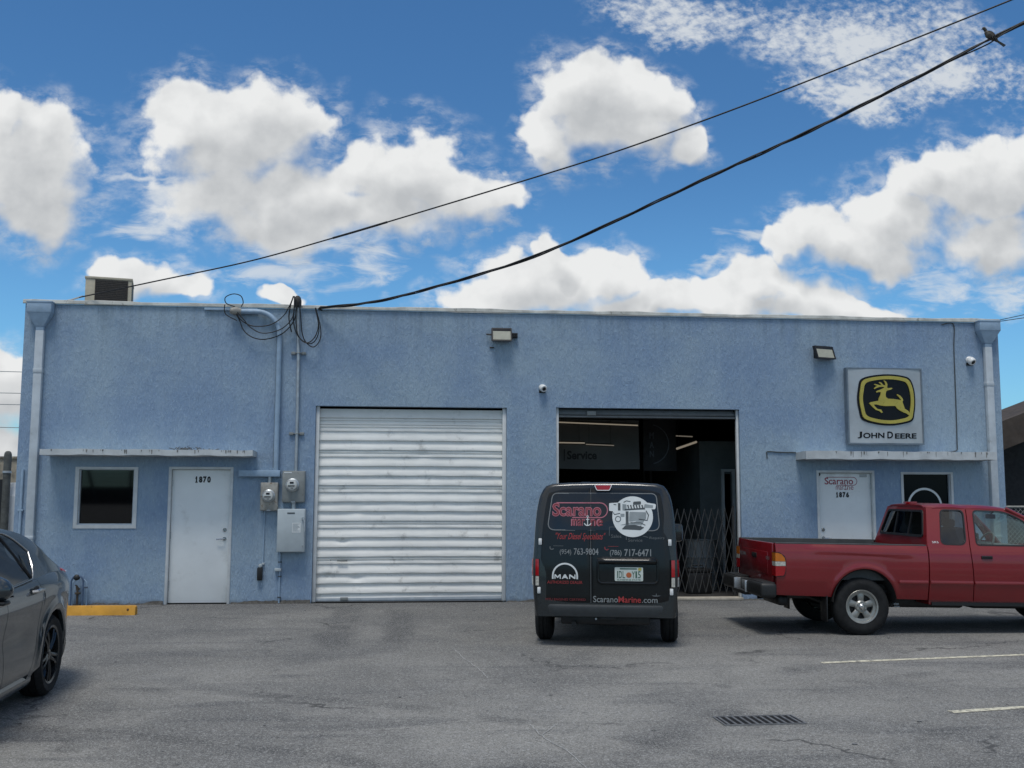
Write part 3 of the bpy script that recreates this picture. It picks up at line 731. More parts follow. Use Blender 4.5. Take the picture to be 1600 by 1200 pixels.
for x0, x1 in ((4.523, 4.580), (7.510, 7.572)):
    b = MB(); b.box(x0, x1, .045, .12, .0, 3.094, .006); part('guide_rail', b, M['frame'], c)
b = MB(); b.add([(4.58, .10, .066), (7.51, .10, .085), (7.51, .10, .045), (4.58, .10, .030)], [(0, 1, 2, 3)]); b.box(4.58, 7.51, .11, .14, .012, .055, .004); part('bottom_bar', b, M['gutter'], c)
b = MB(); b.box(4.58, 7.51, .145, .16, .0, .09); part('bottom_seal', b, M['black'], c, smooth=0)
for x, z, w_, h_ in ((4.98, .655, .16, .03), (5.02, .055, .12, .05), (4.80, .66, .02, .015)):
    b = MB(); b.box(x-w_/2, x+w_/2, .078, .10, z-h_/2, z+h_/2, .005); part('slide_latch', b, M['steelgrey'], c)
# raised door of the open bay
b = MB(); b.box(8.42, 11.40, .10, .16, 3.00, 3.05, .006); b.box(8.42, 11.40, .06, .12, 2.955, 2.985, .006); b.box(8.42, 11.40, .12, .5, 2.97, 3.10, .03)
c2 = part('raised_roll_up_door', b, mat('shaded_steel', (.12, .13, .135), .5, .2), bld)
for x0, x1 in ((8.383, 8.43), (11.405, 11.442)):
    b = MB(); b.box(x0, x1, .045, .12, .045, 3.106, .006); part('guide_rail', b, M['frame'], c2)
b = MB(); b.box(8.9, 9.05, .05, .098, 2.99, 3.06, .006); part('door_stop', b, M['steelgrey'], c2)

# ================================================================== FIXTURES ON THE WALL
RX = Matrix.Rotation(R(90), 4, 'X')      # local +z -> -y (out of the wall)
def downspout(x, zt, label, sw=.185):
    t = thing('downspout', label, 'downspout', (x, -.002, 0), group='downspouts at the wall corners')
    b = MB(); b.box(-.062, .062, -.09, -.004, .02, 4.22, .008)
    b.box(-.068, .068, -.096, -.001, 3.55, 3.62, .006); b.box(-.068, .068, -.096, -.001, 1.0, 1.05, .006)
    part('pipe', b, M['gutter'], t)
    b = MB(); b.box(-.058, .058, -.086, -.004, 4.20, 4.29, .006); part('outlet', b, M['bluepaint'], t)
    b = MB()
    b.box(-sw, sw, -.17, -.003, 4.49, 4.665, .006)
    vs = [(-sw+.006, -.165, 4.49), (sw-.006, -.165, 4.49), (sw-.006, -.003, 4.49), (-sw+.006, -.003, 4.49), (-.066, -.095, 4.285), (.066, -.095, 4.285), (.066, -.003, 4.285), (-.066, -.003, 4.285)]
    b.add(vs, [(0, 1, 2, 3), (7, 6, 5, 4), (0, 4, 5, 1), (1, 5, 6, 2), (2, 6, 7, 3), (3, 7, 4, 0)])
    part('leader_head', b, M['bluepaint'], t)
    b = MB(); b.box(-sw-.008, sw+.008, -.178, -.002, 4.645, 4.668, .004); part('rim', b, M['bluepaint'], t)
    return t
downspout(.262, 4.69, 'pale downspout with a blue box head by the window beside the grey sedan')
downspout(15.80, 4.66, 'pale downspout with a blue box head beyond the deer sign')

# painted elbow conduit
t = thing('service_conduit', 'thick blue painted conduit bending over at the parapet above the white door', 'conduit', (3.93, -.06, 2.0))
b = MB(); P = [(0, 0, .05), (0, 0, 2.18)]+[(-.36+.36*math.cos(R(a)), -.01, 2.22+.36*math.sin(R(a))) for a in range(6, 91, 7)]+[(-.62, -.01, 2.58)]
b.tube(P, .041, 14); part('pipe', b, M['bluepaint'], t)
b = MB(); b.lathe([(.0, 0), (.055, 0), (.062, .05), (.062, .10), (.045, .16), (0, .17)], Matrix.Translation((-.62, -.01, 2.58)) @ Matrix.Rotation(R(-90), 4, 'Y') @ Matrix.Rotation(R(20), 4, 'X'), 16); part('service_head', b, M['metergrey'], t)
b = MB(); b.box(-.565, .07, -.05, .055, -.035, .065, .006); part('wireway', b, M['bluepaint'], t)
b = MB(); b.box(-1.19, -.36, .02, .055, 2.598, 2.636, .004); part('support_rail', b, M['bluepaint'], t)
b = MB(); b.tube([(-.09, 0, -.03), (-.09, 0, -.14)], .027, 10); part('nipple', b, M['galv'], t)
# galvanised mast
t = thing('service_mast', 'thin shiny steel conduit mast with a weatherhead above the parapet', 'conduit', (4.232, -.05, 2.05))
b = MB(); b.tube([(0.006, 0, 0), (.006, 0, 1.0), (0, 0, 1.8), (-.03, 0, 2.65)], .0245, 12); part('pipe', b, M['galv'], t)
b = MB(); b.lathe([(0, .0), (.05, .0), (.06, .03), (.062, .10), (.05, .15), (.025, .18), (0, .185)], Matrix.Translation((-.03, -.01, 2.62)) @ Matrix.Rotation(R(12), 4, 'X'), 18); part('weatherhead', b, mat('old_weatherhead', (.045, .04, .036), .7, var=.4, vscale=30), t)
for z in (.595, 1.88):
    b = MB(); b.box(-.115, .115, .02, .048, z-.006, z+.006, .002); b.box(-.115, -.05, .015, .048, z-.022, z+.022, .003); b.box(.05, .115, .015, .048, z-.022, z+.022, .003); b.tube([(-.035, .0, z), (-.028, -.026, z), (.03, -.03, z), (.04, 0, z)], .006, 6)
    part('strap', b, M['steelgrey'], t)
# meters
def meter(x0, x1, z0, z1, cx, cz, r, m, label, d=.11):
    t = thing('electric_meter', label, 'electric meter', ((x0+x1)/2, -.002, z0), group='electric meters beside the white door')
    w = (x1-x0)/2; h = z1-z0; cx -= (x0+x1)/2; cz -= z0
    b = MB(); b.box(-w, w, -d, 0, 0, h, .010); b.box(-w+.012, w-.012, -d-.006, -d+.002, .012, h-.012, .003); part('box', b, m, t)
    b = MB(); b.lathe([(r+.022, 0), (r+.022, .018), (r+.006, .03), (r, .03)], Matrix.Translation((cx, -d-.005, cz)) @ RX, 28, cap=False); part('ring', b, M['galv'], t)
    b = MB(); b.lathe([(r, .0), (r, .075), (r*.93, .092), (r*.6, .10), (0, .102)], Matrix.Translation((cx, -d-.005, cz)) @ RX, 28); part('dial', b, mat('meter_face', (.50, .51, .49), .15, coat=.7, var=.05), t)
    b = MB(); y = -d-.109
    b.box(cx-r*.35, cx+r*.35, y, y+.008, cz+.02, cz+.05); b.box(cx-r*.7, cx+r*.55, y, y+.02, cz-.022, cz-.006); b.box(cx-r*.2, cx+r*.25, y, y+.012, cz-.05, cz-.042); part('readout', b, M['black'], t, smooth=0)
    b = MB(); b.box(-.03, .03, -d-.015, -d, -.006, .014, .003); part('clasp', b, M['galv'], t)
    return t
meter(3.708, 3.975, 1.436, 1.873, 3.838, 1.665, .078, M['metergrey'], 'small weathered tan electric meter under the blue wireway')
t = meter(4.04, 4.388, 1.566, 2.056, 4.198, 1.835, .082, M['steelgrey'], 'larger dark grey electric meter above the pale switch box')
b = MB(); b.box(-.15, -.03, -.118, -.11, .455, .472); part('seal_tag', b, M['decalwhite'], t, smooth=0)
t = thing('switch_box', 'pale grey electrical disconnect box with a side handle below the larger meter', 'switch box', (4.197, -.002, .80))
b = MB(); b.box(-.212, .212, -.16, 0, 0, .665, .008); b.box(-.205, .205, -.168, -.158, .006, .655, .004); part('box', b, M['palegrey'], t)
b = MB(); b.tube([(.19, -.19, .52), (.205, -.20, .48), (.214, -.20, .32)], .011, 8); b.lathe([(0, .03), (.024, .03), (.03, 0)], Matrix.Translation((.19, -.168, .52)) @ RX, 14); part('handle', b, M['galv'], t)
b = MB(); b.box(-.06, .055, -.1715, -.167, .59, .61); part('nameplate', b, M['engdark'], t, smooth=0)
b = MB(); b.box(.02, .15, -.1705, -.167, .30, .45); part('rating_label', b, M['decalwhite'], t, smooth=0)
b = MB(); b.box(.175, .195, -.175, -.167, .08, .105, .003); part('latch', b, M['engmid'], t)
b = MB()
for i in range(7): b.box(.03, .03+random.uniform(.06, .11), -.172, -.170, .43-i*.018, .437-i*.018)
part('print', b, M['engmid'], t, smooth=0)
b = MB(); b.tube([(.02, -.05, .66), (.02, -.05, .77)], .034, 12); part('nipple', b, M['galv'], t)
# small tubes and boxes below
t = thing('thin_conduit', 'slim blue conduit with a dark outlet hanging at its lower end', 'conduit', (3.77, -.016, .36))
b = MB(); b.tube([(0, 0, 1.07), (-.004, 0, .24), (-.012, 0, .22)], .009, 6); part('pipe', b, M['bluepaint'], t)
b = MB(); b.box(-.085, -.005, -.055, .014, .0, .20, .012); part('outlet_cover', b, M['black'], t)
b = MB(); b.lathe([(0, .03), (.024, .026), (.03, 0)], Matrix.Translation((-.04, -.015, .225)) @ RX, 14); b.box(-.02, .02, -.02, .014, .24, .27, .003); part('fitting', b, M['palegrey'], t)
t = thing('ground_conduit', 'slim blue conduit running from the switch box down to the pavement', 'conduit', (4.025, -.016, 0))
b = MB(); b.tube([(0, 0, .80), (0, 0, .01)], .013, 8); part('pipe', b, M['bluepaint'], t)
b = MB(); b.box(-.075, .028, -.045, .012, .50, .545, .006); part('junction_box', b, M['palegrey'], t)
for z in (.10, .42, .64):
    b = MB(); b.box(-.025, .03, -.018, .014, z-.008, z+.008, .002); part('clip', b, M['engdark'], t)

# floodlights
def flood(x0, x1, z0, z1, lens, label, yaw):
    t = thing('flood_light', label, 'floodlight', ((x0+x1)/2, -.10, (z0+z1)/2), (R(0), 0, R(yaw)), group='floodlights on the blue wall')
    w = (x1-x0)/2; h = (z1-z0)/2
    b = MB(); b.ring(rrect(-w, w, -h, h, .012, 3), rrect(-w+.022, w-.022, -h+.024, h-.022, .006, 3), lambda u, v, d: (u, -d+(v)*.35, v), -.03, .03)
    b.box(-w+.01, w-.01, .0, .06, -h+.01, h-.01, .012); part('housing', b, M['black'], t)
    b = MB(); b.poly([(u, -.02+v*.35, v) for u, v in rrect(-w+.02, w-.02, -h+.02, h-.02, .006, 3)]); part('lens', b, M['lampglass'], t, smooth=0)
    b = MB(); b.box(-.06, .06, .05, .099, -.05, .05, .004); part('bracket', b, M['black'], t)
    if lens:
        b = MB(); b.tube([(-w, .03, .0), (-w-.08, .05, .012)], .013, 8); part('arm', b, M['black'], t)
        b = MB(); b.box(w, w+.1, .045, .095, -.04, .04, .004)
        for i in range(3):
            for j in range(2): b.box(w+.012+i*.03, w+.034+i*.03, .02, .06, -.035+j*.035, -.006+j*.035, .004)
        part('sensor', b, M['black'], t)
    else:
        b = MB(); b.tube([(w, .03, -.01), (w+.05, .05, -.012)], .011, 8); part('arm', b, M['black'], t)
    return t
flood(7.312, 7.643, 4.165, 4.390, True, 'small black floodlight with side sensor between the two tall doors', 0)
flood(12.70, 13.085, 3.96, 4.185, False, 'small black floodlight turned aside, above the deer sign', 18)
b = MB(); b.tube([(7.29, -.012, 4.08), (7.36, -.014, 4.075)], .011, 6); o = b.build('cable_stub', M['black']); tag(o, 'short black cable stub on the wall under the middle floodlight', 'cable')
# cameras
def secam(x, z, label, r, down):
    t = thing('security_camera', label, 'camera', (x, -.002, z), group='white security cameras')
    b = MB(); b.lathe([(0, .03), (r*.8, .03), (r, .02), (r, 0)], Matrix.Translation((0, 0, .0)) @ RX, 18); part('mount', b, M['whitepl'], t)
    b = MB(); mt = Matrix.Translation((0, -.03, 0)) @ Matrix.Rotation(R(90+down), 4, 'X') @ Matrix.Rotation(R(14), 4, 'Y')
    b.lathe([(0, -.02), (r*.8, -.02), (r*1.05, .01), (r*1.05, .07), (r*.9, .085), (0, .085)], mt, 20); part('body', b, M['whitepl'], t)
    b = MB(); b.lathe([(0, .093), (r*.45, .092), (r*.6, .084)], mt, 14); part('lens', b, M['black'], t)
    b = MB(); b.tube([(-r*.9, -.005, -r*1.2), (r*.9, -.005, -r*1.2)], r*.35, 8); part('cable_gland', b, M['black'], t)
    return t
secam(8.151, 3.43, 'small white round security camera between the two tall doors', .055, 22)
secam(15.489, 4.0, 'small white security camera beside the corner downspout', .062, 40)

# illuminated style sign cabinet with leaping deer
SX0, SX1, SZ0, SZ1, SDY = 13.262, 14.553, 2.555, 3.812, .13
sg = thing('sign', 'square silver sign with a yellow leaping deer on a black shield', 'sign', (0, 0, 0))
def sf(u, v, d=0.):       # photo-crop pixels of the sign face (0..1200) -> wall face, slightly bowed panel
    s = (u-(72+ (v-60)*.036))/1052.; t = (v-(62+s*16))/1058.
    X = SX0+s*(SX1-SX0); Z = SZ1-t*(SZ1-SZ0); bow = .016*math.sin(math.pi*min(1, max(0, s)))
    return (X, -SDY-bow-d, Z)
b = MB(); b.box(SX0, SX1, -SDY+.004, -.002, SZ0, SZ1, .004); b.ring([(SX0-.012, SZ0-.012), (SX1+.012, SZ0-.012), (SX1+.012, SZ1+.012), (SX0-.012, SZ1+.012)], [(SX0+.012, SZ0+.012), (SX1-.012, SZ0+.012), (SX1-.012, SZ1-.012), (SX0+.012, SZ1-.012)], wallf, .03, SDY+.012)
part('cabinet', b, M['signedge'], sg, smooth=0)
b = MB(); b.grid(16, 12, lambda u, v: (SX0+.012+u*(SX1-SX0-.024), -SDY-.016*math.sin(math.pi*u), SZ0+.012+v*(SZ1-SZ0-.024))); part('face', b, M['signface'], sg)
K = [(262, 225), (400, 172), (650, 150), (880, 178), (975, 235), (1028, 390), (1040, 560), (1028, 690), (1000, 805), (880, 850), (690, 875), (480, 855), (290, 792), (240, 660), (215, 500), (228, 350)]
def spline(C, sub=5):
    n = len(C); out = []
    for i in range(n):
        p0, p1, p2, p3 = (Vector(C[(i+k-1) % n]) for k in range(4))
        for j in range(sub):
            t = j/sub; out.append(tuple(.5*((2*p1)+(-p0+p2)*t+(2*p0-5*p1+4*p2-p3)*t*t+(-p0+3*p1-3*p2+p3)*t**3)))
    return out
sh = spline(K, 4); scx, scy = 630, 512
ins = lambda q: [(scx+(u-scx)*(1-q/410), scy+(v-scy)*(1-q/360)) for u, v in sh]
b = MB(); patch(b, sh, lambda u, v: sf(u, v, .012), 4); b.ring(sh, ins(10), sf, .0, .012); part('shield', b, M['logoblack'], sg, recalc=True)
b = MB(); b.ring(ins(26), ins(72), sf, .008, .030); part('shield_border', b, M['logoyellow'], sg)
deer = [(375, 560), (400, 545), (470, 532), (505, 525), (512, 490), (535, 440), (540, 408), (510, 402), (482, 412), (470, 398), (500, 380), (540, 368), (572, 350), (590, 335), (560, 330), (520, 332), (480, 345), (450, 362), (442, 350), (466, 330), (486, 316), (465, 308), (446, 300), (452, 288), (490, 298), (512, 304), (548, 310), (530, 285), (510, 270), (520, 262), (548, 272), (570, 300), (594, 312), (604, 298), (592, 262), (576, 245), (588, 240), (615, 258), (632, 295), (628, 340), (640, 348), (690, 344), (705, 352), (680, 370), (630, 382), (612, 400), (606, 440), (612, 475), (640, 497), (720, 502), (790, 512), (830, 520), (800, 480), (765, 445), (775, 435), (815, 455), (845, 490), (858, 522), (845, 540), (860, 580), (880, 640), (930, 670), (955, 710), (960, 740), (948, 738), (900, 705), (860, 690), (800, 660), (765, 630), (745, 600), (690, 600), (600, 602), (530, 592), (480, 578), (440, 580), (455, 605), (490, 640), (545, 652), (565, 690), (552, 698), (520, 672), (470, 655), (430, 620), (400, 590)]
b = MB(); b.prism(deer, sf, .010, .030); part('deer_emblem', b, M['logoyellow'], sg, smooth=20)
b = MB()
for s, a, c, e, f_ in (('J', 225, 288, 955, 1050), ('OHN', 302, 600, 972, 1050), ('D', 640, 722, 957, 1054), ('EERE', 748, 1058, 984, 1058)):
    text(b, s, a, c, f_, e, lambda u, v: sf(u, v, .004), .028)
part('lettering', b, M['logoblack'], sg, smooth=0, recalc=False)

# loose wires on the wall
def wire(name, P, r, label, cat='cable', m='blackrubber', sub=6, group=None):
    b = MB(); b.tube(smooth_path(P, sub), r, 7); return tag(b.build(name, M[m]), label, cat, group)
wl = lambda L, y=-.12: [(x, y, z) for x, z in L]
LG = 'black service wires looping between the conduit and the mast'
loops = [
 ([(3.226, 4.65), (3.095, 4.697), (3.068, 4.78), (3.123, 4.831), (3.219, 4.854), (3.317, 4.819), (3.353, 4.719), (3.322, 4.652)], .008, 'black wire coiled in a loop above the parapet at the conduit head'),
 ([(3.071, 4.68), (3.066, 4.596), (3.101, 4.513), (3.265, 4.425)], .008, 'short black wire end hanging left of the conduit head'),
 ([(3.244, 4.566), (3.329, 4.435), (3.493, 4.346), (3.671, 4.341), (3.832, 4.386), (3.991, 4.515), (4.084, 4.684), (4.138, 4.837)], .0085, 'shallowest of the three black wires slung from conduit head to weatherhead'),
 ([(3.26, 4.567), (3.377, 4.436), (3.478, 4.321), (3.642, 4.232), (3.82, 4.244), (3.996, 4.322), (4.123, 4.467), (4.159, 4.636), (4.163, 4.787)], .0085, 'middle of the three black wires slung from conduit head to weatherhead'),
 ([(3.211, 4.583), (3.296, 4.451), (3.366, 4.285), (3.482, 4.179), (3.645, 4.132), (3.822, 4.16), (3.998, 4.247), (4.14, 4.417), (4.185, 4.586), (4.188, 4.788)], .009, 'deepest of the three black wires slung from conduit head to weatherhead'),
 ([(4.154, 4.837), (4.151, 4.619), (4.148, 4.417), (4.21, 4.218), (4.327, 4.103), (4.442, 4.08), (4.521, 4.173), (4.55, 4.341), (4.486, 4.651)], .009, 'middle black drip loop right of the weatherhead'),
 ([(4.229, 4.772), (4.26, 4.503), (4.291, 4.236), (4.36, 4.087), (4.476, 4.022), (4.571, 4.14), (4.575, 4.342), (4.494, 4.651)], .009, 'lowest and widest black drip loop right of the weatherhead'),
 ([(4.188, 4.771), (4.187, 4.502), (4.218, 4.234), (4.311, 4.102), (4.409, 4.096), (4.504, 4.206), (4.541, 4.391), (4.486, 4.651)], .009, 'innermost black drip loop right of the weatherhead'),
 ([(4.138, 4.837), (4.093, 4.685), (4.073, 4.5), (4.093, 4.366), (4.12, 4.258)], .010, 'black wire tail hanging straight down left of the weatherhead')]
for i, (L, r, lab) in enumerate(loops): wire('service_wire', wl(L, -.10-.012*(i % 4)), r, lab, group=LG)
wire('wall_cable', [(15.02, -.01, 4.60), (15.232, -.012, 4.61), (15.222, -.012, 4.2), (15.215, -.012, 3.3), (15.205, -.012, 2.6), (15.19, -.014, 2.46), (15.02, -.02, 2.425)], .009, 'black cable running down the wall between the deer sign and the downspout', m='engdark')
wire('wall_cable', [(12.39, -.012, 2.405), (12.1, -.012, 2.408), (11.91, -.012, 2.418), (11.895, -.012, 2.37), (11.90, -.012, 2.30)], .009, 'short dark cable ending on the wall left of the canopy over door 1876', m='engdark')
wire('pipe_edge_cable', [(3.885, -.02, 4.40), (3.884, -.018, 3.3), (3.884, -.016, 2.1)], .006, 'thin dark cable behind the thick blue conduit', m='engdark')

# overhead service drops: real sagging spans to a pole outside the frame
W1 = [(0.772, 0.05, 4.77), (2.065, -.528, 4.937), (3.612, -1.221, 5.138), (4.872, -1.784, 5.381), (5.659, -2.136, 5.546), (7.367, -2.901, 5.919), (8.596, -3.45, 6.202), (9.758, -3.97, 6.52), (10.788, -4.431, 6.832), (11.906, -4.931, 7.19), (13.094, -5.463, 7.579), (16.0, -6.78, 8.55), (21., -9.0, 10.1)]
W2 = [(4.557, -.08, 4.662), (5.183, -.42, 4.674), (5.985, -.855, 4.77), (7.49, -1.671, 5.085), (8.372, -2.149, 5.366), (9.62, -2.827, 5.869), (10.788, -3.46, 6.34), (11.452, -3.821, 6.599), (12.232, -4.244, 6.945), (13.176, -4.756, 7.379), (13.565, -4.967, 7.56), (16.2, -6.4, 8.7), (21., -9., 10.6)]
t = thing('overhead_cable', 'thin black overhead cable rising from the left parapet past the clouds', 'cable', W1[0])
o = Vector(W1[0]); P = [p-o for p in smooth_path(W1, 10)]
b = MB(); b.tube(P, .0105, 7); part('wire', b, M['blackrubber'], t)
b = MB(); i0 = min(range(len(P)), key=lambda i: abs(P[i].x+o.x-4.9)); i1 = min(range(len(P)), key=lambda i: abs(P[i].x+o.x-5.62)); b.tube(P[i0:i1+1], .0165, 8); part('splice_sleeve', b, M['blackrubber'], t)
b = MB(); b.tube([(-.25, .05, -.06), (-.1, .02, -.03), (0, 0, 0), (.08, -.03, .02)], .014, 6); part('clamp', b, M['galv'], t)
t = thing('overhead_cable', 'thick twisted black overhead cable with a dove sitting on it', 'cable', W2[0])
o = Vector(W2[0]); P = [p-o for p in smooth_path(W2, 40)]
# strands winding round one another; the pair opens a little where the dove sits
def strand(ph, rr, r):
    out = []; s = 0.
    for i, p in enumerate(P):
        if i: s += (P[i]-P[i-1]).length
        tg = (P[min(i+1, len(P)-1)]-P[max(i-1, 0)]).normalized(); sd = tg.cross(Vector((0, 0, 1))).normalized(); u = sd.cross(tg)
        a = ph+s*3.0+1.2*math.sin(s*.8)
        q = rr*(1+.45*math.sin(s*1.7+ph))
        if abs(p.x+o.x-13.2) < .28: q *= 1.0+1.4*(1-abs(p.x+o.x-13.2)/.28)
        out.append(p+(sd*math.cos(a)+u*math.sin(a))*q)
    b = MB(); b.tube(out, r, 6); part('strand', b, M['blackrubber'], t)
strand(0., .013, .0125); strand(2.1, .014, .0125); strand(4.2, .013, .009)
b = MB(); b.tube([(.02, .08, -.02), (-.02, .03, -.01), (.0, .0, 0), (.35, -.16, .004)], .017, 7); part('dead_end_clamp', b, M['blackrubber'], t)
for (a, c, lab) in (((16.05, .02, 4.70), (17.03, .79, 4.955), 'upper thin grey line leaving the far right roof corner'), ((16.05, .04, 4.68), (17.03, .80, 4.90), 'lower thin grey line leaving the far right roof corner')):
    a = Vector(a); c = Vector(c); d = (c-a)
    P = [a+d*k*1.2 for k in range(0, 14)]
    wire('phone_line', P, .007, lab, 'cable', 'engdark', 2, 'thin lines at the far right roof corner')

# dove
bird = thing('dove', 'grey brown dove perched on the thick twisted cable', 'bird', (13.225, -4.78, 7.396), (0, 0, R(-4)))
bird.scale = (.78, .78, .78)
bd = MB(); sk = [((-.115, 0, .190), .018), ((-.098, 0, .197), .027), ((-.080, 0, .182), .026), ((-.066, 0, .155), .024), ((-.052, 0, .130), .040), ((-.022, 0, .098), .060), ((.018, 0, .070), .060), ((.060, 0, .035), .042), ((.095, 0, .002), .024), ((.12, 0, -.02), .016)]
pp = smooth_path([s[0] for s in sk], 5); rr = []
for i in range(len(pp)):
    f_ = i/5; k = min(int(f_), len(sk)-2); q = f_-k; q = q*q*(3-2*q); rr.append(sk[k][1]*(1-q)+sk[k+1][1]*q)
bd.tube(pp, rr, 16)
part('body', bd, mat('dove_plumage', (.085, .075, .062), .8, var=.25, vscale=30, bump=.2, bscale=160), bird, smooth=60)
b = MB(); b.grid(6, 3, lambda u, v: (.085+u*.145, (v-.5)*(.035+u*.03), .004-u*.10), th=lambda u, v: (.004, 0, .008)); part('tail', b, M['engdark'], bird)
for s in (-1, 1):
    b = MB(); b.grid(8, 5, lambda u, v: (-.045+u*.165, s*(.050*math.sin(math.pi*min(1, .25+u*.75))+.012), .125-u*.125-(v-.5)*.075*math.sin(math.pi*(.15+.8*u))), th=lambda u, v: (0, -s*.008, 0)); part('wing', b, mat('dove_wing', (.065, .057, .048), .8, var=.3, vscale=26), bird)
    b = MB(); b.lathe([(0, .004), (.004, .003), (.0045, 0)], Matrix.Translation((-.105, s*.024, .201)) @ Matrix.Rotation(R(-90*s), 4, 'X'), 8); part('eye', b, M['black'], bird)
    b = MB(); b.tube([(-.005, s*.016, .05), (-.006, s*.016, .01)], .004, 6)
    for a in (-.5, 0, .5): b.tube([(-.006, s*.016, .012), (-.022, s*.016+a*.01, .008), (-.026, s*.016+a*.012, -.004)], .0025, 5)
    part('foot', b, M['lampred'], bird)
b = MB(); b.tube([(-.122, 0, .188), (-.138, 0, .180), (-.147, 0, .171)], [.0065, .0045, .0015], 6); part('beak', b, M['black'], bird)
b = MB(); b.tube([(-.075, 0, .170), (-.069, 0, .160)], .0262, 12); part('collar', b, M['black'], bird)

# rooftop air conditioner
t = thing('air_conditioner', 'beige rooftop air conditioner with a dark grille behind the parapet', 'air conditioner', (.575, 1.0, 4.42), (0, 0, R(13)))
b = MB(); b.box(0, .73, 0, .75, .04, .885, .012); b.box(-.012, .742, -.012, .762, .862, .90, .006); part('casing', b, M['acbeige'], t)
b = MB()
for i in range(26):
    z = .08+i*.030; b.box(.155, .665, -.012, .004, z, z+.012)
for i in range(4): b.box(.158+i*.165, .166+i*.165, -.016, .0, .075, .85)
b.box(.15, .67, -.004, .004, .075, .855); part('grille', b, M['acgrille'], t, smooth=0)
b = MB(); b.box(.7305, .736, .03, .72, .08, .84); part('shaded_side', b, M['acshade'], t, smooth=0)  # thin darker sheet paints the shade on this side of the casing
b = MB(); b.box(-.03, .76, .0, .75, 0, .04); part('stand', b, M['concrete'], t, smooth=0)

# wheel stop
ws = MB(); Lw = .98
def stop_sec(x, k): return [(x, -.075*k, 0), (x, -.068*k, .055*k), (x, -.045*k, .125*k), (x, .045*k, .125*k), (x, .068*k, .055*k), (x, .075*k, 0)]
vs = []; secs = [(-1.83, .95), (-1.81, 1.), (-1.0, 1.), (-.5, 1.01), (-.03, 1.), (0, .90)]
for x, k in secs: vs += stop_sec(x, k)
fs = [(i*6+j, i*6+j+1, (i+1)*6+j+1, (i+1)*6+j) for i in range(len(secs)-1) for j in range(5)]+[(0, 1, 2, 3, 4, 5), tuple(range((len(secs)-1)*6+5, (len(secs)-1)*6-1, -1))]
ws.add(vs, fs)
t = thing('wheel_stop', 'yellow painted concrete wheel stop in front of the blue wall', 'wheel stop', (2.215, -1.34, 0), (0, 0, R(-1)))
part('block', ws, M['yellow'], t)
b = MB(); b.lathe([(0, .012), (.014, .012), (.018, .0)], Matrix.Translation((-.10, -.058, .075)) @ Matrix.Rotation(R(72), 4, 'X'), 12); part('anchor_bolt', b, mat('rust', (.10, .05, .025), .8, var=.3, vscale=40), t)

# pipe hoop with valve
t = thing('pipe_hoop', 'dark blue pipe hoop guarding a rusty valve at the foot of the wall', 'pipe', (1.02, -.12, 0))
def hoop(dx, y, r, w, h):
    b = MB(); P = [(dx-w, y, 0), (dx-w, y, h)]+[(dx+w*math.cos(R(a)), y, h+w*math.sin(R(a))) for a in range(165, 10, -15)]+[(dx+w, y, h), (dx+w, y, 0)]
    b.tube(P, r, 8); return b
part('hoop', hoop(0, 0, .014, .088, .36), mat('dark_blue_pipe', (.06, .10, .17), .5, var=.25, vscale=20), t)
part('hoop', hoop(.02, .06, .010, .105, .30), M['bluepaint'], t)
b = MB(); b.tube([(.0, .03, 0), (.0, .03, .22), (-.015, .03, .30)], .018, 8); b.box(-.03, .04, .0, .06, .17, .20, .005); b.tube([(-.035, .03, .31), (.03, .03, .24)], .012, 6); part('valve', b, mat('rusty_brass', (.07, .055, .04), .7, .3, var=.4, vscale=40), t)
b = MB(); c = bmesh.new(); bmesh.ops.create_uvsphere(c, u_segments=14, v_segments=9, radius=.05); b.bm(c, 0, Matrix.Translation((-.012, .0, .425)) @ Matrix.Diagonal((1, .7, .9, 1))); part('cap', b, M['blackpl'], t)
for x in (-.11, .125):
    b = MB(); b.tube([(x-.03, .0, .275), (x+.03, .0, .275)], .012, 8); part('collar', b, mat('dark_blue_collar', (.04, .06, .10), .5), t)
# little nest of twigs and leaves on the canopy
b = MB()
for i in range(40):
    a = random.uniform(0, 6.28); L_ = random.uniform(.03, .10); c0 = Vector((2.55+random.gauss(0, .10)+(.35 if i % 5 == 0 else 0), -.2+random.uniform(-.15, .1), 2.365+random.uniform(0, .035)))
    b.tube([c0, c0+Vector((math.cos(a)*L_, math.sin(a)*L_*.4, random.uniform(-.01, .03)))], .006, 4)
tag(b.build('debris', M['engdark']), 'dark twigs and leaves lying on the canopy over door 1870', 'debris', kind='stuff')

# ================================================================== INSIDE THE OPEN BAY
t = thing('banner', 'grey vinyl banner reading Service hanging inside the open bay', 'banner', (0, 0, 0))
def ban(u, v): return (8.30+u*2.02, 2.52+.018*math.sin(u*9)+.03*math.sin(u*5+v*4), 2.20+v*.92+.03*math.sin(u*3.14)*(v-1)*.6-.02*u)
b = MB(); b.grid(40, 14, ban, th=lambda u, v: (0, .003, 0)); part('cloth', b, M['banner'], t)
b = MB(); fb = lambda u, v: (u, ban((u-8.30)/2.02, (v-2.2)/.92)[1]-.006, v)
text(b, 'Service', 8.945, 9.50, 2.355, 2.515, fb, .03); b.poly([fb(8.885, 2.33), fb(8.903, 2.33), fb(8.903, 2.545), fb(8.885, 2.545)]); part('lettering', b, M['black'], t, smooth=0, recalc=False)
t = thing('round_banner', 'dark banner with a pale ring emblem hanging beside the Service banner', 'banner', (0, 0, 0))
b = MB(); b.grid(10, 10, lambda u, v: (10.42+u*.64, 2.62+.01*math.sin(u*7), 2.15+v*1.0), th=lambda u, v: (0, .003, 0)); part('cloth', b, M['bannerdark'], t)
b = MB(); band(b, arc(10.53, 2.655, .375, -78, 78, 30), .022, lambda u, v: (u, 2.595, v), closed=False)
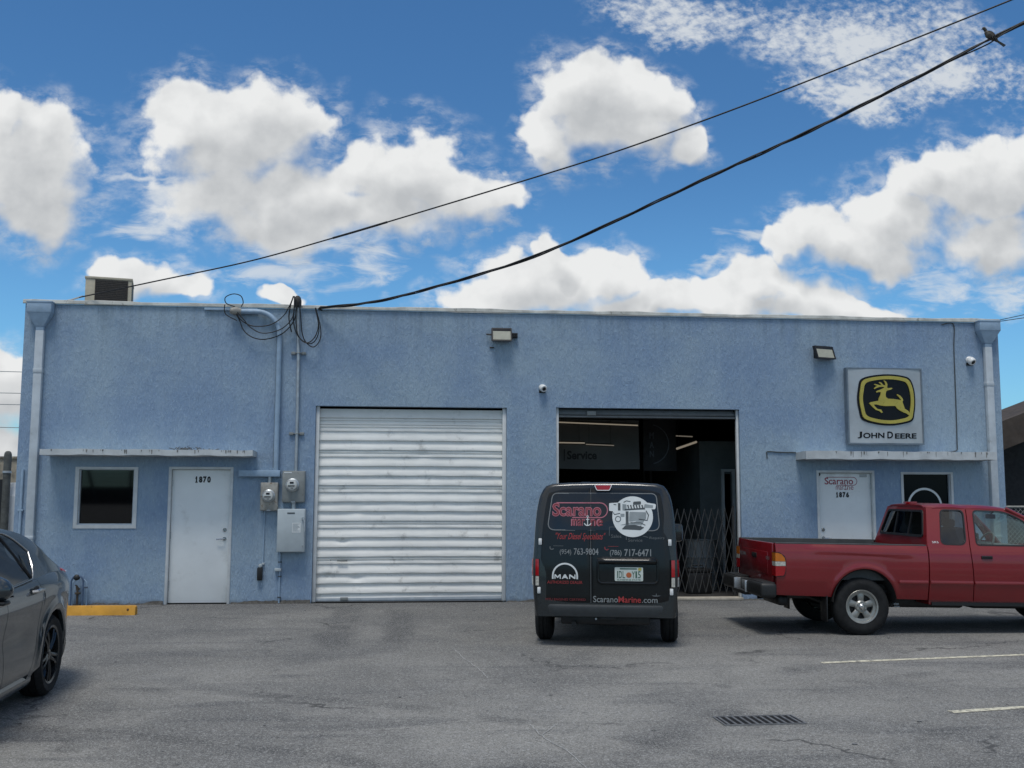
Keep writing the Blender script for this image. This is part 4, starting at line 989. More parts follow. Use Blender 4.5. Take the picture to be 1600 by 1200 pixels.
for s, z in (('M', 2.82), ('A', 2.64), ('N', 2.47)): text(b, s, 10.535, 10.62, z-.06, z+.06, lambda u, v: (u, 2.595, v), .03)
part('emblem', b, mat('shaded_emblem', (.12, .13, .15), .6), t, smooth=0, recalc=False)
def lamp(P, r, m, label):
    b = MB(); b.tube(P, r, 8); d = Vector(P[1])-Vector(P[0]); o = Vector(P[0])
    t = thing('fluorescent_lamp', label, 'lamp', P[0], group='fluorescent tubes hanging in the bay')
    b = MB(); b.tube([Vector(p)-o for p in P], r, 8); part('tube', b, M[m], t)
    b = MB(); h = Vector((0, .03, r+.012)); b.tube([h, d+h], r*.8, 4); part('housing', b, M['interior'], t)
    for q in (.12, .88):
        b = MB(); p = d*q+h; b.tube([p, p+Vector((0, 0, 4.18-(o.z+d.z*q)))], .003, 4); part('hanger', b, M['interior'], t)
lamp([(8.42, 2.36, 3.048), (10.26, 2.36, 2.992)], .012, 'tube', 'longest lit tube across the top of the Service banner')
lamp([(8.42, 2.36, 2.662), (9.25, 2.36, 2.655)], .012, 'tube', 'lit tube just above the word Service')
lamp([(9.27, 2.34, 2.63), (9.80, 2.34, 2.612)], .010, 'tubedim', 'dimmest tube right of the word Service')
lamp([(11.01, 2.45, 2.808), (11.33, 2.45, 2.796)], .010, 'tubedim', 'short faint tube beside the round banner')
lamp([(11.0, 2.38, 2.56), (11.42, 2.5, 2.70)], .020, 'tube', 'short bright slanting tube above the folding gate')
# folding gate
t = thing('folding_gate', 'grey folding scissor gate standing across the open bay', 'gate', (0, 0, 0))
def lattice(x0, x1, z0, z1, y, px, pz):
    b1 = MB(); b2 = MB(); n = int((x1-x0)/px)+8; run = (z1-z0)/pz*px
    for k in range(-8, n+1):
        for bb, sgn, yy in ((b1, 1, y), (b2, -1, y+.012)):
            xa = x0+k*px+(0 if sgn > 0 else run); xb = xa+sgn*run
            ta, tb = 0., 1.
            lo, hi = min(xa, xb), max(xa, xb)
            if hi < x0 or lo > x1: continue
            for lim in (x0, x1):
                q = (lim-xa)/(xb-xa)
                if 0 < q < 1:
                    if (xa < x0 or xa > x1) and q > ta and ((lim == x0 and xa < x0) or (lim == x1 and xa > x1)): ta = q
                    if (xb < x0 or xb > x1) and q < tb and ((lim == x0 and xb < x0) or (lim == x1 and xb > x1)): tb = q
            if tb-ta < .05: continue
            bb.tube([(xa+(xb-xa)*ta, yy, z0+(z1-z0)*ta), (xa+(xb-xa)*tb, yy, z0+(z1-z0)*tb)], .0075, 4)
    return b1, b2
b1, b2 = lattice(9.4, 11.40, .10, 1.47, .30, .1165, .45)
part('lattice', b1, M['gate'], t, smooth=0); part('lattice', b2, M['gate'], t, smooth=0)
for x in (9.4, 11.40):
    b = MB(); b.box(x-.015, x+.015, .285, .33, .05, 1.52); part('post', b, M['gate'], t, smooth=0)
# shapes in the gloom
t = thing('storage_rack', 'dim grey steel rack standing deep inside the bay', 'rack', (11.0, 4.6, .02))
for x in (0, .9):
    for y in (0, .6):
        b = MB(); b.box(x, x+.05, y, y+.05, 0, 2.7); part('post', b, M['gate'], t, smooth=0)
for z in (.4, 1.1, 1.8, 2.5):
    b = MB(); b.box(0, .95, 0, .65, z, z+.04); part('shelf', b, M['interior'], t, smooth=0)
b = MB(); b.tube([(0, .02, 1.84), (.92, .02, 1.15)], .02, 5); part('brace', b, M['gate'], t, smooth=0)
for k, (x, y, lab) in enumerate(((9.9, 1.3, 'dim blue steel drum behind the van in the open bay'), (11.25, 1.7, 'dim grey steel drum beside the partition in the open bay'))):
    t = thing('drum', lab, 'drum', (x, y, .02), group=None)
    b = MB(); b.lathe([(.27, 0), (.285, .01), (.28, .28), (.29, .30), (.28, .32), (.28, .56), (.29, .58), (.28, .60), (.28, .86), (.29, .88), (.27, .88), (.265, .865), (0, .865)], None, 28); part('barrel', b, M['steelgrey'] if k else M['sedan'], t)
    b = MB(); b.lathe([(.035, 0), (.035, .015), (0, .015)], Matrix.Translation((.15, 0, .865)), 12); part('bung', b, M['galv'], t)
t = thing('engine_block', 'dim grey marine engine on a low stand deep in the bay', 'engine', (10.2, 3.4, .02))
b = MB(); b.box(-.5, .5, -.25, .25, .5, 1.0, .05); b.box(-.45, .45, -.32, -.12, .95, 1.15, .04); b.box(-.45, .45, .12, .32, .95, 1.15, .04); b.box(.5, .66, -.2, .2, .55, .95, .04); part('block', b, M['metergrey'], t)
b = MB(); b.tube([(-.4, 0, 1.18), (.3, 0, 1.22), (.55, 0, 1.05)], .06, 8); part('intake_pipe', b, M['galv'], t)
b = MB(); b.box(-.55, .6, -.3, -.24, 0, .5); b.box(-.55, .6, .24, .3, 0, .5); b.box(-.55, -.49, -.24, .24, .4, .5); part('stand', b, M['gate'], t, smooth=0)
t = thing('toolbox', 'low dark box on the floor behind the folding gate', 'box', (10.78, .9, .02))
b = MB(); b.box(0, .42, 0, .35, 0, .36, .02); part('case', b, M['blackpl'], t); b = MB(); b.box(-.01, .43, -.01, .36, .36, .42, .015); part('lid', b, M['blackpl'], t); b = MB(); b.tube([(.1, .17, .42), (.12, .17, .47), (.30, .17, .47), (.32, .17, .42)], .012, 6); part('handle', b, M['gate'], t)

# ================================================================== VEHICLES
def lerp_tab(T, x):
    if x <= T[0][0]: return T[0][1]
    for (a, p), (b, q) in zip(T, T[1:]):
        if x <= b:
            t = (x-a)/(b-a); return p+(q-p)*t
    return T[-1][1]
def smooth_tab(T, x):
    if x <= T[0][0]: return T[0][1]
    if x >= T[-1][0]: return T[-1][1]
    for i in range(len(T)-1):
        if x <= T[i+1][0]:
            a, p = T[i]; b, q = T[i+1]
            m0 = (q-p)/(b-a) if i == 0 else (q-T[i-1][1])/(b-T[i-1][0]); m1 = (q-p)/(b-a) if i+2 >= len(T) else (T[i+2][1]-p)/(T[i+2][0]-a)
            h = b-a; t = (x-a)/h
            return p*(1+2*t)*(1-t)**2+m0*h*t*(1-t)**2+q*t*t*(3-2*t)+m1*h*t*t*(t-1)
def sstep(x): x = max(0., min(1., x)); return x*x*(3-2*x)
def side_shell(mb, x0f, x1f, z0f, z1f, yf, s, nx=30, nz=12, th=.03, us=None, mi=0):
    us = us or [i/nx for i in range(nx+1)]; n = len(us)-1
    def pos(u, v):
        k = us[min(n, int(round(u*n)))]
        z = .75; x = 0
        for _ in range(4):
            x = x0f(z)+(x1f(z)-x0f(z))*k; z = z0f(x)+(z1f(x)-z0f(x))*v
        return (x, s*yf(x, z), z)
    mb.grid(n, nz, pos, mi, th=lambda u, v: (0, -s*th, 0))
def arch_us(x0, x1, xc, r, n=36):
    """samples denser round a wheel arch"""
    X = [x0+(x1-x0)*i/n for i in range(n+1)]+[xc-r*math.cos(R(a)) for a in range(0, 181, 6)]
    X = sorted(x for x in X if x0 <= x <= x1); o = [X[0]]
    for x in X[1:]:
        if x-o[-1] > .004: o.append(x)
    o[-1] = x1
    return [(x-x0)/(x1-x0) for x in o]
def hole_panel(mb, outer, inner, f, d0, d1, n=72):
    cx = sum(p[0] for p in inner)/len(inner); cy = sum(p[1] for p in inner)/len(inner)
    A = sorted({round(2*math.pi*i/n, 5) for i in range(n)} | {round(math.atan2(v-cy, u-cx) % (2*math.pi), 5) for u, v in outer})
    def hit(P, a):
        dx, dy = math.cos(a), math.sin(a); best = None
        for i in range(len(P)):
            (x1, y1), (x2, y2) = P[i-1], P[i]; ex, ey = x2-x1, y2-y1; den = dx*ey-dy*ex
            if abs(den) < 1e-12: continue
            t = ((x1-cx)*ey-(y1-cy)*ex)/den; q = ((x1-cx)*dy-(y1-cy)*dx)/den
            if t > 0 and -1e-6 <= q <= 1+1e-6 and (best is None or t > best): best = t
        return (cx+dx*best, cy+dy*best)
    mb.ring([hit(outer, a) for a in A], [hit(inner, a) for a in A], f, d0, d1)
def wheel(parent, x, y, z, rad, wid, rim, s, style, rm):
    """wheel whose outer face looks towards s*y"""
    mt = Matrix.Translation((x, y, z)) @ Matrix.Rotation(R(-90*s), 4, 'X')      # local +z -> outwards
    b = MB(); h = wid/2; n = 40
    b.lathe([(rim-.012, -h+.02), (rim+.004, -h+.006), (rim+.004, h-.012), (rim-.004, h-.004), (rim-.022, h-.010), (rim-.026, h-.045), (rim-.045, -h+.03)], mt, n, cap=False)
    k = {'truck': 5, 'sedan': 10, 'van': 8}[style]
    if style == 'truck':
        zc = h-.045
        for i in range(5):
            a = R(90+72*i); ca, sa = math.cos(a), math.sin(a)
            def sp(u, v, d):      # u along the radius, v across
                r = .045+u*(rim-.062); w = (.034+.004*u+.026*u**3)*(v*2-1); zz = zc+.010*math.sin(u*math.pi)-.012*abs(v*2-1)**3+d
                return mt @ Vector((r*ca-w*sa, r*sa+w*ca, zz))
            b.grid(8, 6, lambda u, v: sp(u, v, 0), th=lambda u, v: (mt.to_3x3() @ Vector((0, 0, -.022))))
        b.lathe([(rim-.058, zc-.035), (rim-.056, zc+.004), (rim-.020, zc+.012), (rim-.018, zc-.035)], mt, n, cap=False)
        b.lathe([(0, zc+.022), (.058, zc+.020), (.074, zc+.006), (.078, zc-.03)], mt, 24)
    elif style == 'sedan':
        zc = h-.02
        for i in range(5):
            for o_ in (-11, 11):
                a0 = R(90+72*i+o_*1.35); a1 = R(90+72*i+o_*.75)
                p0 = Vector((.05*math.cos(a0), .05*math.sin(a0), zc-.012)); p1 = Vector((rim*.97*math.cos(a1), rim*.97*math.sin(a1), zc-.008)); mid = (p0+p1)/2+Vector((0, 0, .010))
                b.tube([mt @ p for p in (p0, mid, p1)], [.017, .014, .016], 6)
        b.lathe([(0, zc+.004), (.03, zc+.004), (.06, zc-.008), (.065, zc-.05)], mt, 24)
        b.lathe([(rim-.03, zc-.05), (rim*.6, -h+.08), (.07, -h+.07), (0, -h+.07)], mt, n, cap=False)
    else:
        b.lathe([(rim-.03, h-.05), (rim*.8, h-.035), (rim*.62, h-.06), (.07, h-.055), (.05, h-.02), (0, h-.02)], mt, n)
    w = part('wheel', b, rm, parent, smooth=30)
    b = MB()
    # rubber: rounded shoulders, sidewall bulge and circumferential grooves
    P = [(rim-.010, -h+.012), (rim+.02, -h+.002), ((rim+rad)/2, -h-.004), (rad-.026, -h+.010), (rad-.008, -h+.026), (rad, -h+.045)]
    for gx in (-.5, 0, .5):
        c = gx*(h*1.05); P += [(rad+.001, c-.007), (rad-.009, c-.005), (rad-.009, c+.005), (rad+.001, c+.007)]
    P += [(rad, h-.045), (rad-.008, h-.026), (rad-.026, h-.010), ((rim+rad)/2+.012, h+.004), ((rim+rad)/2-.012, h+.004), (rim+.02, h-.002), (rim-.006, h-.008), (rim-.012, h-.03)]
    b.lathe(P, mt, 56, cap=False); part('tyre', b, M['tyre'], w, smooth=40)
    if style == 'truck':
        b = MB(); b.lathe([(0, h+.002), (.022, h+.001), (.034, h-.010), (.036, h-.03)], mt, 20); part('hub_cap', b, M['chrome'], w)
        b = MB()
        for i in range(6):
            a = R(30+60*i); b.lathe([(0, .012), (.009, .010), (.010, 0)], mt @ Matrix.Translation((.056*math.cos(a), .056*math.sin(a), h-.026)), 8)
        part('lug_nuts', b, M['steelgrey'], w)
    b = MB(); b.lathe([(0, -h+.04), (rim-.03, -h+.04), (rim-.03, -h+.05), (0, -h+.05)], mt, 28, cap=False)
    if style != 'van': b.lathe([(0, -.01), (rim*.78, -.01), (rim*.78, .01), (0, .01)], mt, 28, cap=False)
    part('brake_disc', b, M['iron'] if style == 'sedan' else M['blackpl'], w)
    return w

# ------------------------------------------------------------------ red pickup
def build_truck():
    T = thing('pickup_truck', 'faded red extended cab pickup truck parked across the lot', 'pickup truck', (11.571, -3.411, 0), (0, R(.9), R(-2.2)))
    red = M['truckred']; WB = 3.1; AC, AR = (.035, .40), .405
    prof = [(.40, .772), (.50, .800), (.60, .822), (.66, .834), (.80, .843), (.93, .838), (1.01, .826), (1.06, .808), (1.098, .790), (1.50, .604), (1.57, .568)]
    def yf(x, z):
        y = lerp_tab(prof, z)
        for c in (AC[0], WB):
            r = math.hypot(x-c, z-AC[1])
            if z > .3: y += .016*math.exp(-((r-.425)/.035)**2)
        ln = .995-.034*(x+.58)                 # raised crease on the bed side
        if -.7 < x < .75: y += .009*sstep((z-ln+.012)/.024)*sstep((x+.7)/.15)*sstep((.75-x)/.2)*sstep((1.09-z)/.04)
        return y
    def lower(xc):
        def f(x):
            base = .452-.02*x if x < 1 else .425
            d = AR**2-(x-xc)**2
            return max(base, AC[1]+math.sqrt(d)) if d > 0 else base
        return f
    TOPZ = 1.098
    seam = lambda z: lerp_tab([(.42, 1.425), (.7, 1.412), (1.0, 1.390), (1.098, 1.396), (1.6, 1.468)], z)
    # bed
    b = MB()
    for s in (-1, 1):
        side_shell(b, lambda z: -1.062+.03*max(0, .75-z), lambda z: .843, lower(AC[0]), lambda x: TOPZ, yf, s, nz=26, th=.05, us=arch_us(-1.062, .843, AC[0], AR))
    b.box(.80, .842, -.74, .74, .50, 1.06, .004); b.box(-1.03, .84, -.53, .53, .60, .64)
    part('bed', b, red, T, smooth=32)
    b = MB()
    for s in (-1, 1): b.box(-1.055, .835, s*.715, s*.795, 1.092, 1.106, .004); b.box(-1.02, .80, s*.70, s*.735, .66, 1.094)
    b.box(-1.02, .80, -.53, .53, .642, .665)
    for s in (-1, 1): b.box(-1.02, -.46, s*.53, s*.70, .63, .665); b.box(.52, .80, s*.53, s*.70, .63, .665); b.box(-.46, .52, s*.53, s*.70, .83, .87)
    b.box(.775, .80, -.70, .70, .66, 1.07); b.box(-1.025, -.985, -.70, .70, .66, 1.09, .006); part('bed_liner', b, M['liner'], T)
    b = MB(); b.box(-1.078, -1.03, -.715, .715, .60, 1.094, .012); b.box(-1.084, -1.07, -.55, .55, .70, .98, .006); tg = part('tailgate', b, red, T)
    b = MB(); b.box(-1.092, -1.08, -.10, .10, .885, .945, .005); part('latch_handle', b, M['blackpl'], tg)
    bx = lambda u, v: (-1.086, -u, v)
    b = MB(); text(b, 'TACOMA', -.68, -.36, .885, .935, lambda u, v: (-1.0865, -u, v), .02); part('lettering', b, M['decalgrey'], tg, smooth=0, recalc=False); b = MB(); text(b, 'SR5', .50, .64, .885, .925, lambda u, v: (-1.0865, -u, v), .02); part('lettering', b, M['decalgrey'], tg, smooth=0, recalc=False)
    # cab: rear quarter on both sides, back wall, roof, pillars
    b = MB()
    for s in (-1, 1):
        side_shell(b, lambda z: .858, lambda z: seam(z)-.006, lower(9), lambda x: TOPZ, yf, s, nx=10, nz=26, th=.03)
        f = lambda u, v, d, s=s: (u, s*(lerp_tab(prof, v)-d), v)
        hole_panel(b, [(.858, TOPZ), (seam(1.1)-.006, TOPZ), (seam(1.57)-.006, 1.57), (.950, 1.57)], rpoly([(1.032, 1.118), (1.352, 1.113), (1.422, 1.540), (1.125, 1.540)], [.07, .09, .07, .06]), f, 0, .03)
    f = lambda u, v, d: (.852+d+.215*max(0, v-1.1), u, v)
    hole_panel(b, [(-.79, .72), (.79, .72), (.785, 1.098), (.600, 1.50), (.53, 1.575), (.36, 1.60), (-.36, 1.60), (-.53, 1.575), (-.600, 1.50), (-.785, 1.098)], rpoly([(-.65, 1.20), (.65, 1.20), (.505, 1.530), (-.505, 1.530)], .05), f, 0, .03)
    b.box(.87, 2.6, -.76, .76, .38, .46)
    part('cab', b, red, T, smooth=32)
    zr = lambda x: smooth_tab([(.95, 1.598), (1.1, 1.616), (1.3, 1.621), (1.46, 1.608), (1.6, 1.613), (1.86, 1.603), (2.06, 1.575), (2.15, 1.545)], x)
    b = MB()
    def roof(u, v):
        x = .948+u*(2.13-.948); t = v*2-1; w = .577-.01*max(0, x-1.9)-.04*max(0, 1-(x-.948)/.08)**2; k = max(0, (abs(t)-.80)/.20)
        return (x-.02*t*t*(u > .9), t*w, zr(x)-.008*t*t-.040*k*k)
    b.grid(28, 28, roof, th=lambda u, v: (0, 0, -.02))
    for s in (-1, 1):   # drip rail and A pillars
        b.tube([(1.98, s*.575, 1.570), (2.19, s*.615, 1.462), (2.44, s*.705, 1.245), (2.62, s*.775, 1.075)], [.024, .026, .030, .034], 8)
    part('roof', b, red, T, smooth=40)
    b = MB(); b.box(.965, 1.06, -.105, .105, 1.592, 1.636, .008); br = part('brake_light', b, red, T); b = MB(); b.box(.960, .97, -.09, .09, 1.602, 1.626, .003); part('lens', b, M['lampred'], br)
    # rear window: three panes in a black gasket
    b = MB(); q = rpoly([(-.655, 1.195), (.655, 1.195), (.51, 1.535), (-.51, 1.535)], .05); i_ = rpoly([(-.622, 1.222), (.622, 1.222), (.488, 1.508), (-.488, 1.508)], .04)
    f2 = lambda u, v, d: (.848-d+.215*max(0, v-1.1), u, v)
    b.ring(q, i_, f2, -.02, .008)
    for yy in (-.205, .205): b.prism([(yy-.009, 1.22), (yy+.009, 1.22), (yy+.009, 1.515), (yy-.009, 1.515)], f2, -.018, .004)
    rw = part('rear_window', b, M['black'], T)
    for a, c in ((-.58, -.214), (-.196, .196), (.214, .58)):
        b = MB(); k0 = a*1.05 if a < -.5 else a; k1 = c*1.05 if c > .5 else c
        b.prism([(k0*1.03 if a < -.5 else k0, 1.215), (k1*1.03 if c > .5 else k1, 1.215), (c*.865 if c > .5 else c, 1.515), (a*.865 if a < -.5 else a, 1.515)], f2, -.014, -.008); part('pane', b, M['privglass'], rw, smooth=0)
    # side glass behind the door
    for s in (-1, 1):
        f = lambda u, v, d, s=s: (u, s*(lerp_tab(prof, v)-d), v)
        b = MB(); O = rpoly([(1.025, 1.111), (1.359, 1.106), (1.430, 1.547), (1.118, 1.547)], [.075, .095, .075, .065]); I = rpoly([(1.043, 1.128), (1.345, 1.123), (1.412, 1.530), (1.134, 1.530)], [.06, .08, .06, .05])
        b.ring(O, I, f, -.004, .012); wq = part('quarter_window', b, M['black'], T)
        b = MB(); patch(b, grow(I, .004), lambda u, v: f(u, v, .008), 3); part('pane', b, M['privglass'], wq, recalc=False)
        # door
        b = MB(); side_shell(b, lambda z: seam(z)+.006, lambda z: 2.555, lambda x: .425, lambda x: TOPZ, yf, s, nx=20, nz=26, th=.03)
        O = [(seam(1.1)+.006, TOPZ), (2.555, TOPZ), (2.42, 1.25), (2.20, 1.455), (2.0, 1.567), (seam(1.57)+.006, 1.57)]
        I = rpoly([(1.490, 1.118), (2.45, 1.118), (2.36, 1.235), (2.155, 1.432), (1.95, 1.528), (1.550, 1.533)], [.04, .02, .12, .15, .12, .05])
        hole_panel(b, O, I, f, 0, .03); d = part('door', b, red, T, smooth=32)
        b = MB(); b.ring(grow(I, .012), grow(I, -.004), f, -.004, .02); part('window_seal', b, M['black'], d)
        b = MB(); patch(b, I, lambda u, v: f(u, v, .012), 3); part('window', b, M['carglass'], d, recalc=False)
        b = MB(); b.box(1.46, 2.5, s*.735, s*.765, .48, 1.105, .01); b.box(1.6, 2.3, s*.69, s*.74, .80, .86, .015); part('door_trim', b, M['seat'], d)
        b = MB(); y = s*.842; b.box(1.515, 1.655, s*.828, s*.850, .945, .985, .008); b.box(1.535, 1.64, s*.845, s*.862, .966, .982, .005); part('handle', b, M['blackpl'], d)
        b = MB(); b.box(2.26, 2.36, s*.80, s*1.02, 1.10, 1.22, .025); b.tube([(2.36, s*.76, 1.10), (2.32, s*.85, 1.13)], .025, 6); part('mirror', b, M['blackpl'], d)
    # mouldings, text on the pillar
    for s in (-1, 1):
        for xa, xb in ((lambda z: .47, lambda z: .832), (lambda z: .868, lambda z: seam(z)-.012), (lambda z: seam(z)+.012, lambda z: 2.545)):
            b = MB(); side_shell(b, xa, xb, lambda x: .634, lambda x: .676, lambda x, z: yf(x, z)+.004+.010*sstep((.676-z)/.03), s, nx=12, nz=5, th=.02); part('side_moulding', b, red, T, smooth=25)
    b = MB(); f3 = lambda u, v: (u, -lerp_tab(prof, v)-.003, v); text(b, 'SR5', .925, 1.005, 1.128, 1.152, f3, .0); part('pillar_lettering', b, M['decalwhite'], T, smooth=0, recalc=False)
    # tail lights
    for s in (-1, 1):
        fo = lambda u, v, d: (u, s*d, v)
        tl = None
        for nm, pts, m in (('red_lens', [(-1.078, .703), (-.975, .712), (-.957, .76), (-.952, .823), (-1.078, .823)], 'lampred'), ('clear_lens', [(-1.078, .826), (-.952, .826), (-.953, .878), (-1.078, .878)], 'lampclear'), ('amber_lens', [(-1.078, .881), (-.953, .881), (-.965, .925), (-1.0, .965), (-1.04, .980), (-1.078, .983)], 'lampamber')):
            b = MB(); b.prism(pts, fo, .722, .857)
            if tl is None:
                c = MB(); c.prism([(-1.072, .695), (-.965, .702), (-.945, .76), (-.942, .9), (-.96, .945), (-1.02, .988), (-1.072, .99)], fo, .70, .848); tl = part('tail_light', c, M['black'], T, smooth=20)
            part(nm, b, M[m], tl, smooth=20)
    # rear bumper
    b = MB()
    for y0, y1 in ((-.87, -.24), (.24, .87)): b.box(-1.27, -1.06, y0, y1, .44, .620, .045, seg=4)
    b.box(-1.20, -1.06, -.25, .25, .44, .60, .01); b.box(-1.29, -1.20, -.25, .25, .42, .47, .01); bp = part('rear_bumper', b, M['blackpl'], T)
    for s in (-1, 1):
        b = MB(); b.box(-1.235, -1.08, s*.25, s*.83, .612, .626, .004); part('step_pad', b, M['blackpl'], bp)
        b = MB(); b.box(-1.285, -1.20, s*.225, s*.262, .455, .60, .004); part('step_bracket', b, M['galv'], bp)
    b = MB(); b.box(-1.212, -1.203, -.15, .15, .475, .59, .003); part('licence_plate', b, M['decalgrey'], bp)
    b = MB()
    for s in (-1, 1): b.box(-1.10, 3.6, s*.36, s*.44, .40, .50, .01)
    b.tube([(0, -.70, .34), (0, .70, .34)], .05, 10); c = bmesh.new(); bmesh.ops.create_uvsphere(c, u_segments=16, v_segments=10, radius=.14); b.bm(c, 0, Matrix.Translation((0, .1, .34)))
    for s in (-1, 1): b.tube([(-.62, s*.5, .46), (-.1, s*.5, .27), (.1, s*.5, .27), (.62, s*.5, .44)], .03, 6)
    b.tube([(-.9, .5, .33), (-.6, .45, .36), (1.2, .30, .32)], .03, 8); b.box(.5, 1.5, -.40, .30, .30, .46, .04); b.box(1.6, 3.4, -.4, .4, .30, .5, .04)
    b.box(-.9, .7, -.60, .60, .50, .60); b.box(WB-.5, WB+.5, -.5, .5, .3, .9); b.box(.9, 2.6, -.78, .78, .37, .41); b.box(-.95, -.82, -.55, .1, .32, .44, .03)
    part('chassis', b, M['black'], T)
    # wheel arch liners and mud flaps
    for c in (AC[0], WB):
        for s in (-1, 1):
            b = MB(); b.grid(20, 2, lambda u, v: (c-(AR-.010)*math.cos(math.pi*u), s*(.852-.30*v), max(.38, AC[1]+(AR-.010)*math.sin(math.pi*u))))
            b.add([(c-.44, s*.55, .36), (c+.44, s*.55, .36), (c+.44, s*.55, .86), (c-.44, s*.55, .86)], [(0, 1, 2, 3)])
            part('wheel_liner', b, M['darkline'], T)
    for s in (-1, 1):
        b = MB(); b.box(-.435, -.42, s*.60, s*.815, .16, .47, .004); part('mud_flap', b, M['black'], T)
    b = MB(); b.box(.455, .52, -.70, -.60, .36, .385, .004); b.box(.46, .53, -.70, -.60, .335, .35, .004); part('brake_line_bracket', b, M['decalgrey'], T)
    # front end
    zf = lambda x: smooth_tab([(2.56, 1.075), (3.1, 1.03), (3.6, .95), (3.80, .88)], x)
    b = MB()
    for s in (-1, 1): side_shell(b, lambda z: 2.567, lambda z: 3.80-.10*max(0, z-.75), lower(WB), lambda x: zf(x)-.012, yf, s, nz=18, th=.03, us=arch_us(2.567, 3.80, WB, AR))
    part('front_fenders', b, red, T)
    b = MB(); b.grid(14, 14, lambda u, v: (2.60+u*1.18, (v*2-1)*(.755-.05*u), zf(2.60+u*1.18)+.035*(1-(v*2-1)**2)-.012), th=lambda u, v: (0, 0, -.02)); part('hood', b, red, T)
    b = MB(); b.box(3.74, 3.80, -.50, .50, .68, .90, .015)
    for i in range(4): b.box(3.795, 3.815, -.48, .48, .70+i*.05, .715+i*.05, .003)
    part('grille', b, M['chrome'], T)
    for s in (-1, 1):
        b = MB(); b.box(3.70, 3.80, s*.52, s*.78, .70, .89, .03); part('headlight', b, M['lampclear'], T)
    b = MB(); b.box(3.74, 3.92, -.84, .84, .42, .66, .05); part('front_bumper', b, M['chrome'], T)
    b = MB(); b.grid(10, 16, lambda u, v: (2.11+u*.53-.10*(v*2-1)**2, (v*2-1)*(.555+.19*u), 1.548-u*.475), th=lambda u, v: (.004, 0, .004)); part('windshield', b, M['carglass'], T)
    # interior
    b = MB()
    for s in (-1, 1):
        b.box(1.55, 2.05, s*.10, s*.66, .72, .86, .05); b.add(*[[(1.44, s*.12, .80), (1.58, s*.12, .80), (1.58, s*.64, .80), (1.44, s*.64, .80), (1.30, s*.14, 1.30), (1.40, s*.14, 1.32), (1.40, s*.62, 1.32), (1.30, s*.62, 1.30)], [(0, 1, 2, 3), (7, 6, 5, 4), (0, 4, 5, 1), (1, 5, 6, 2), (2, 6, 7, 3), (3, 7, 4, 0)]])
        b.box(1.30, 1.37, s*.26, s*.50, 1.32, 1.42, .025)
    part('seats', b, M['seat'], T)
    b = MB(); b.box(2.30, 2.62, -.70, .70, .80, 1.09, .05); part('dashboard', b, M['seat'], T)
    b = MB(); ct = Vector((2.20, .36, 1.08)); Rm = Matrix.Rotation(R(-62), 4, 'Y'); b.tube([ct+(Rm @ Vector((.18*math.cos(R(a)), .18*math.sin(R(a)), 0))) for a in range(0, 360, 15)], .013, 6, closed=True); b.tube([ct, (2.36, .36, 1.0)], .03, 6); b.tube([ct+(Rm @ Vector((0, -.17, 0))), ct+(Rm @ Vector((0, .17, 0)))], .014, 6); part('steering_wheel', b, M['seat'], T)
    b = MB(); b.box(2.08, 2.11, -.11, .11, 1.43, 1.49, .012); b.tube([(2.10, 0, 1.49), (2.14, 0, 1.53)], .008, 5); part('rear_view_mirror', b, M['black'], T)
    b = MB(); b.box(.90, 1.3, -.70, .70, .70, 1.0, .03); part('rear_shelf', b, M['seat'], T)
    lift = WB*math.sin(R(.9))
    for x, zz in ((0.01, .345), (WB, .345+lift)):
        for s in (-1, 1): wheel(T, x, s*.715, zz, .347, .205, .205, s, 'truck', M['silver'])
    return T
build_truck()

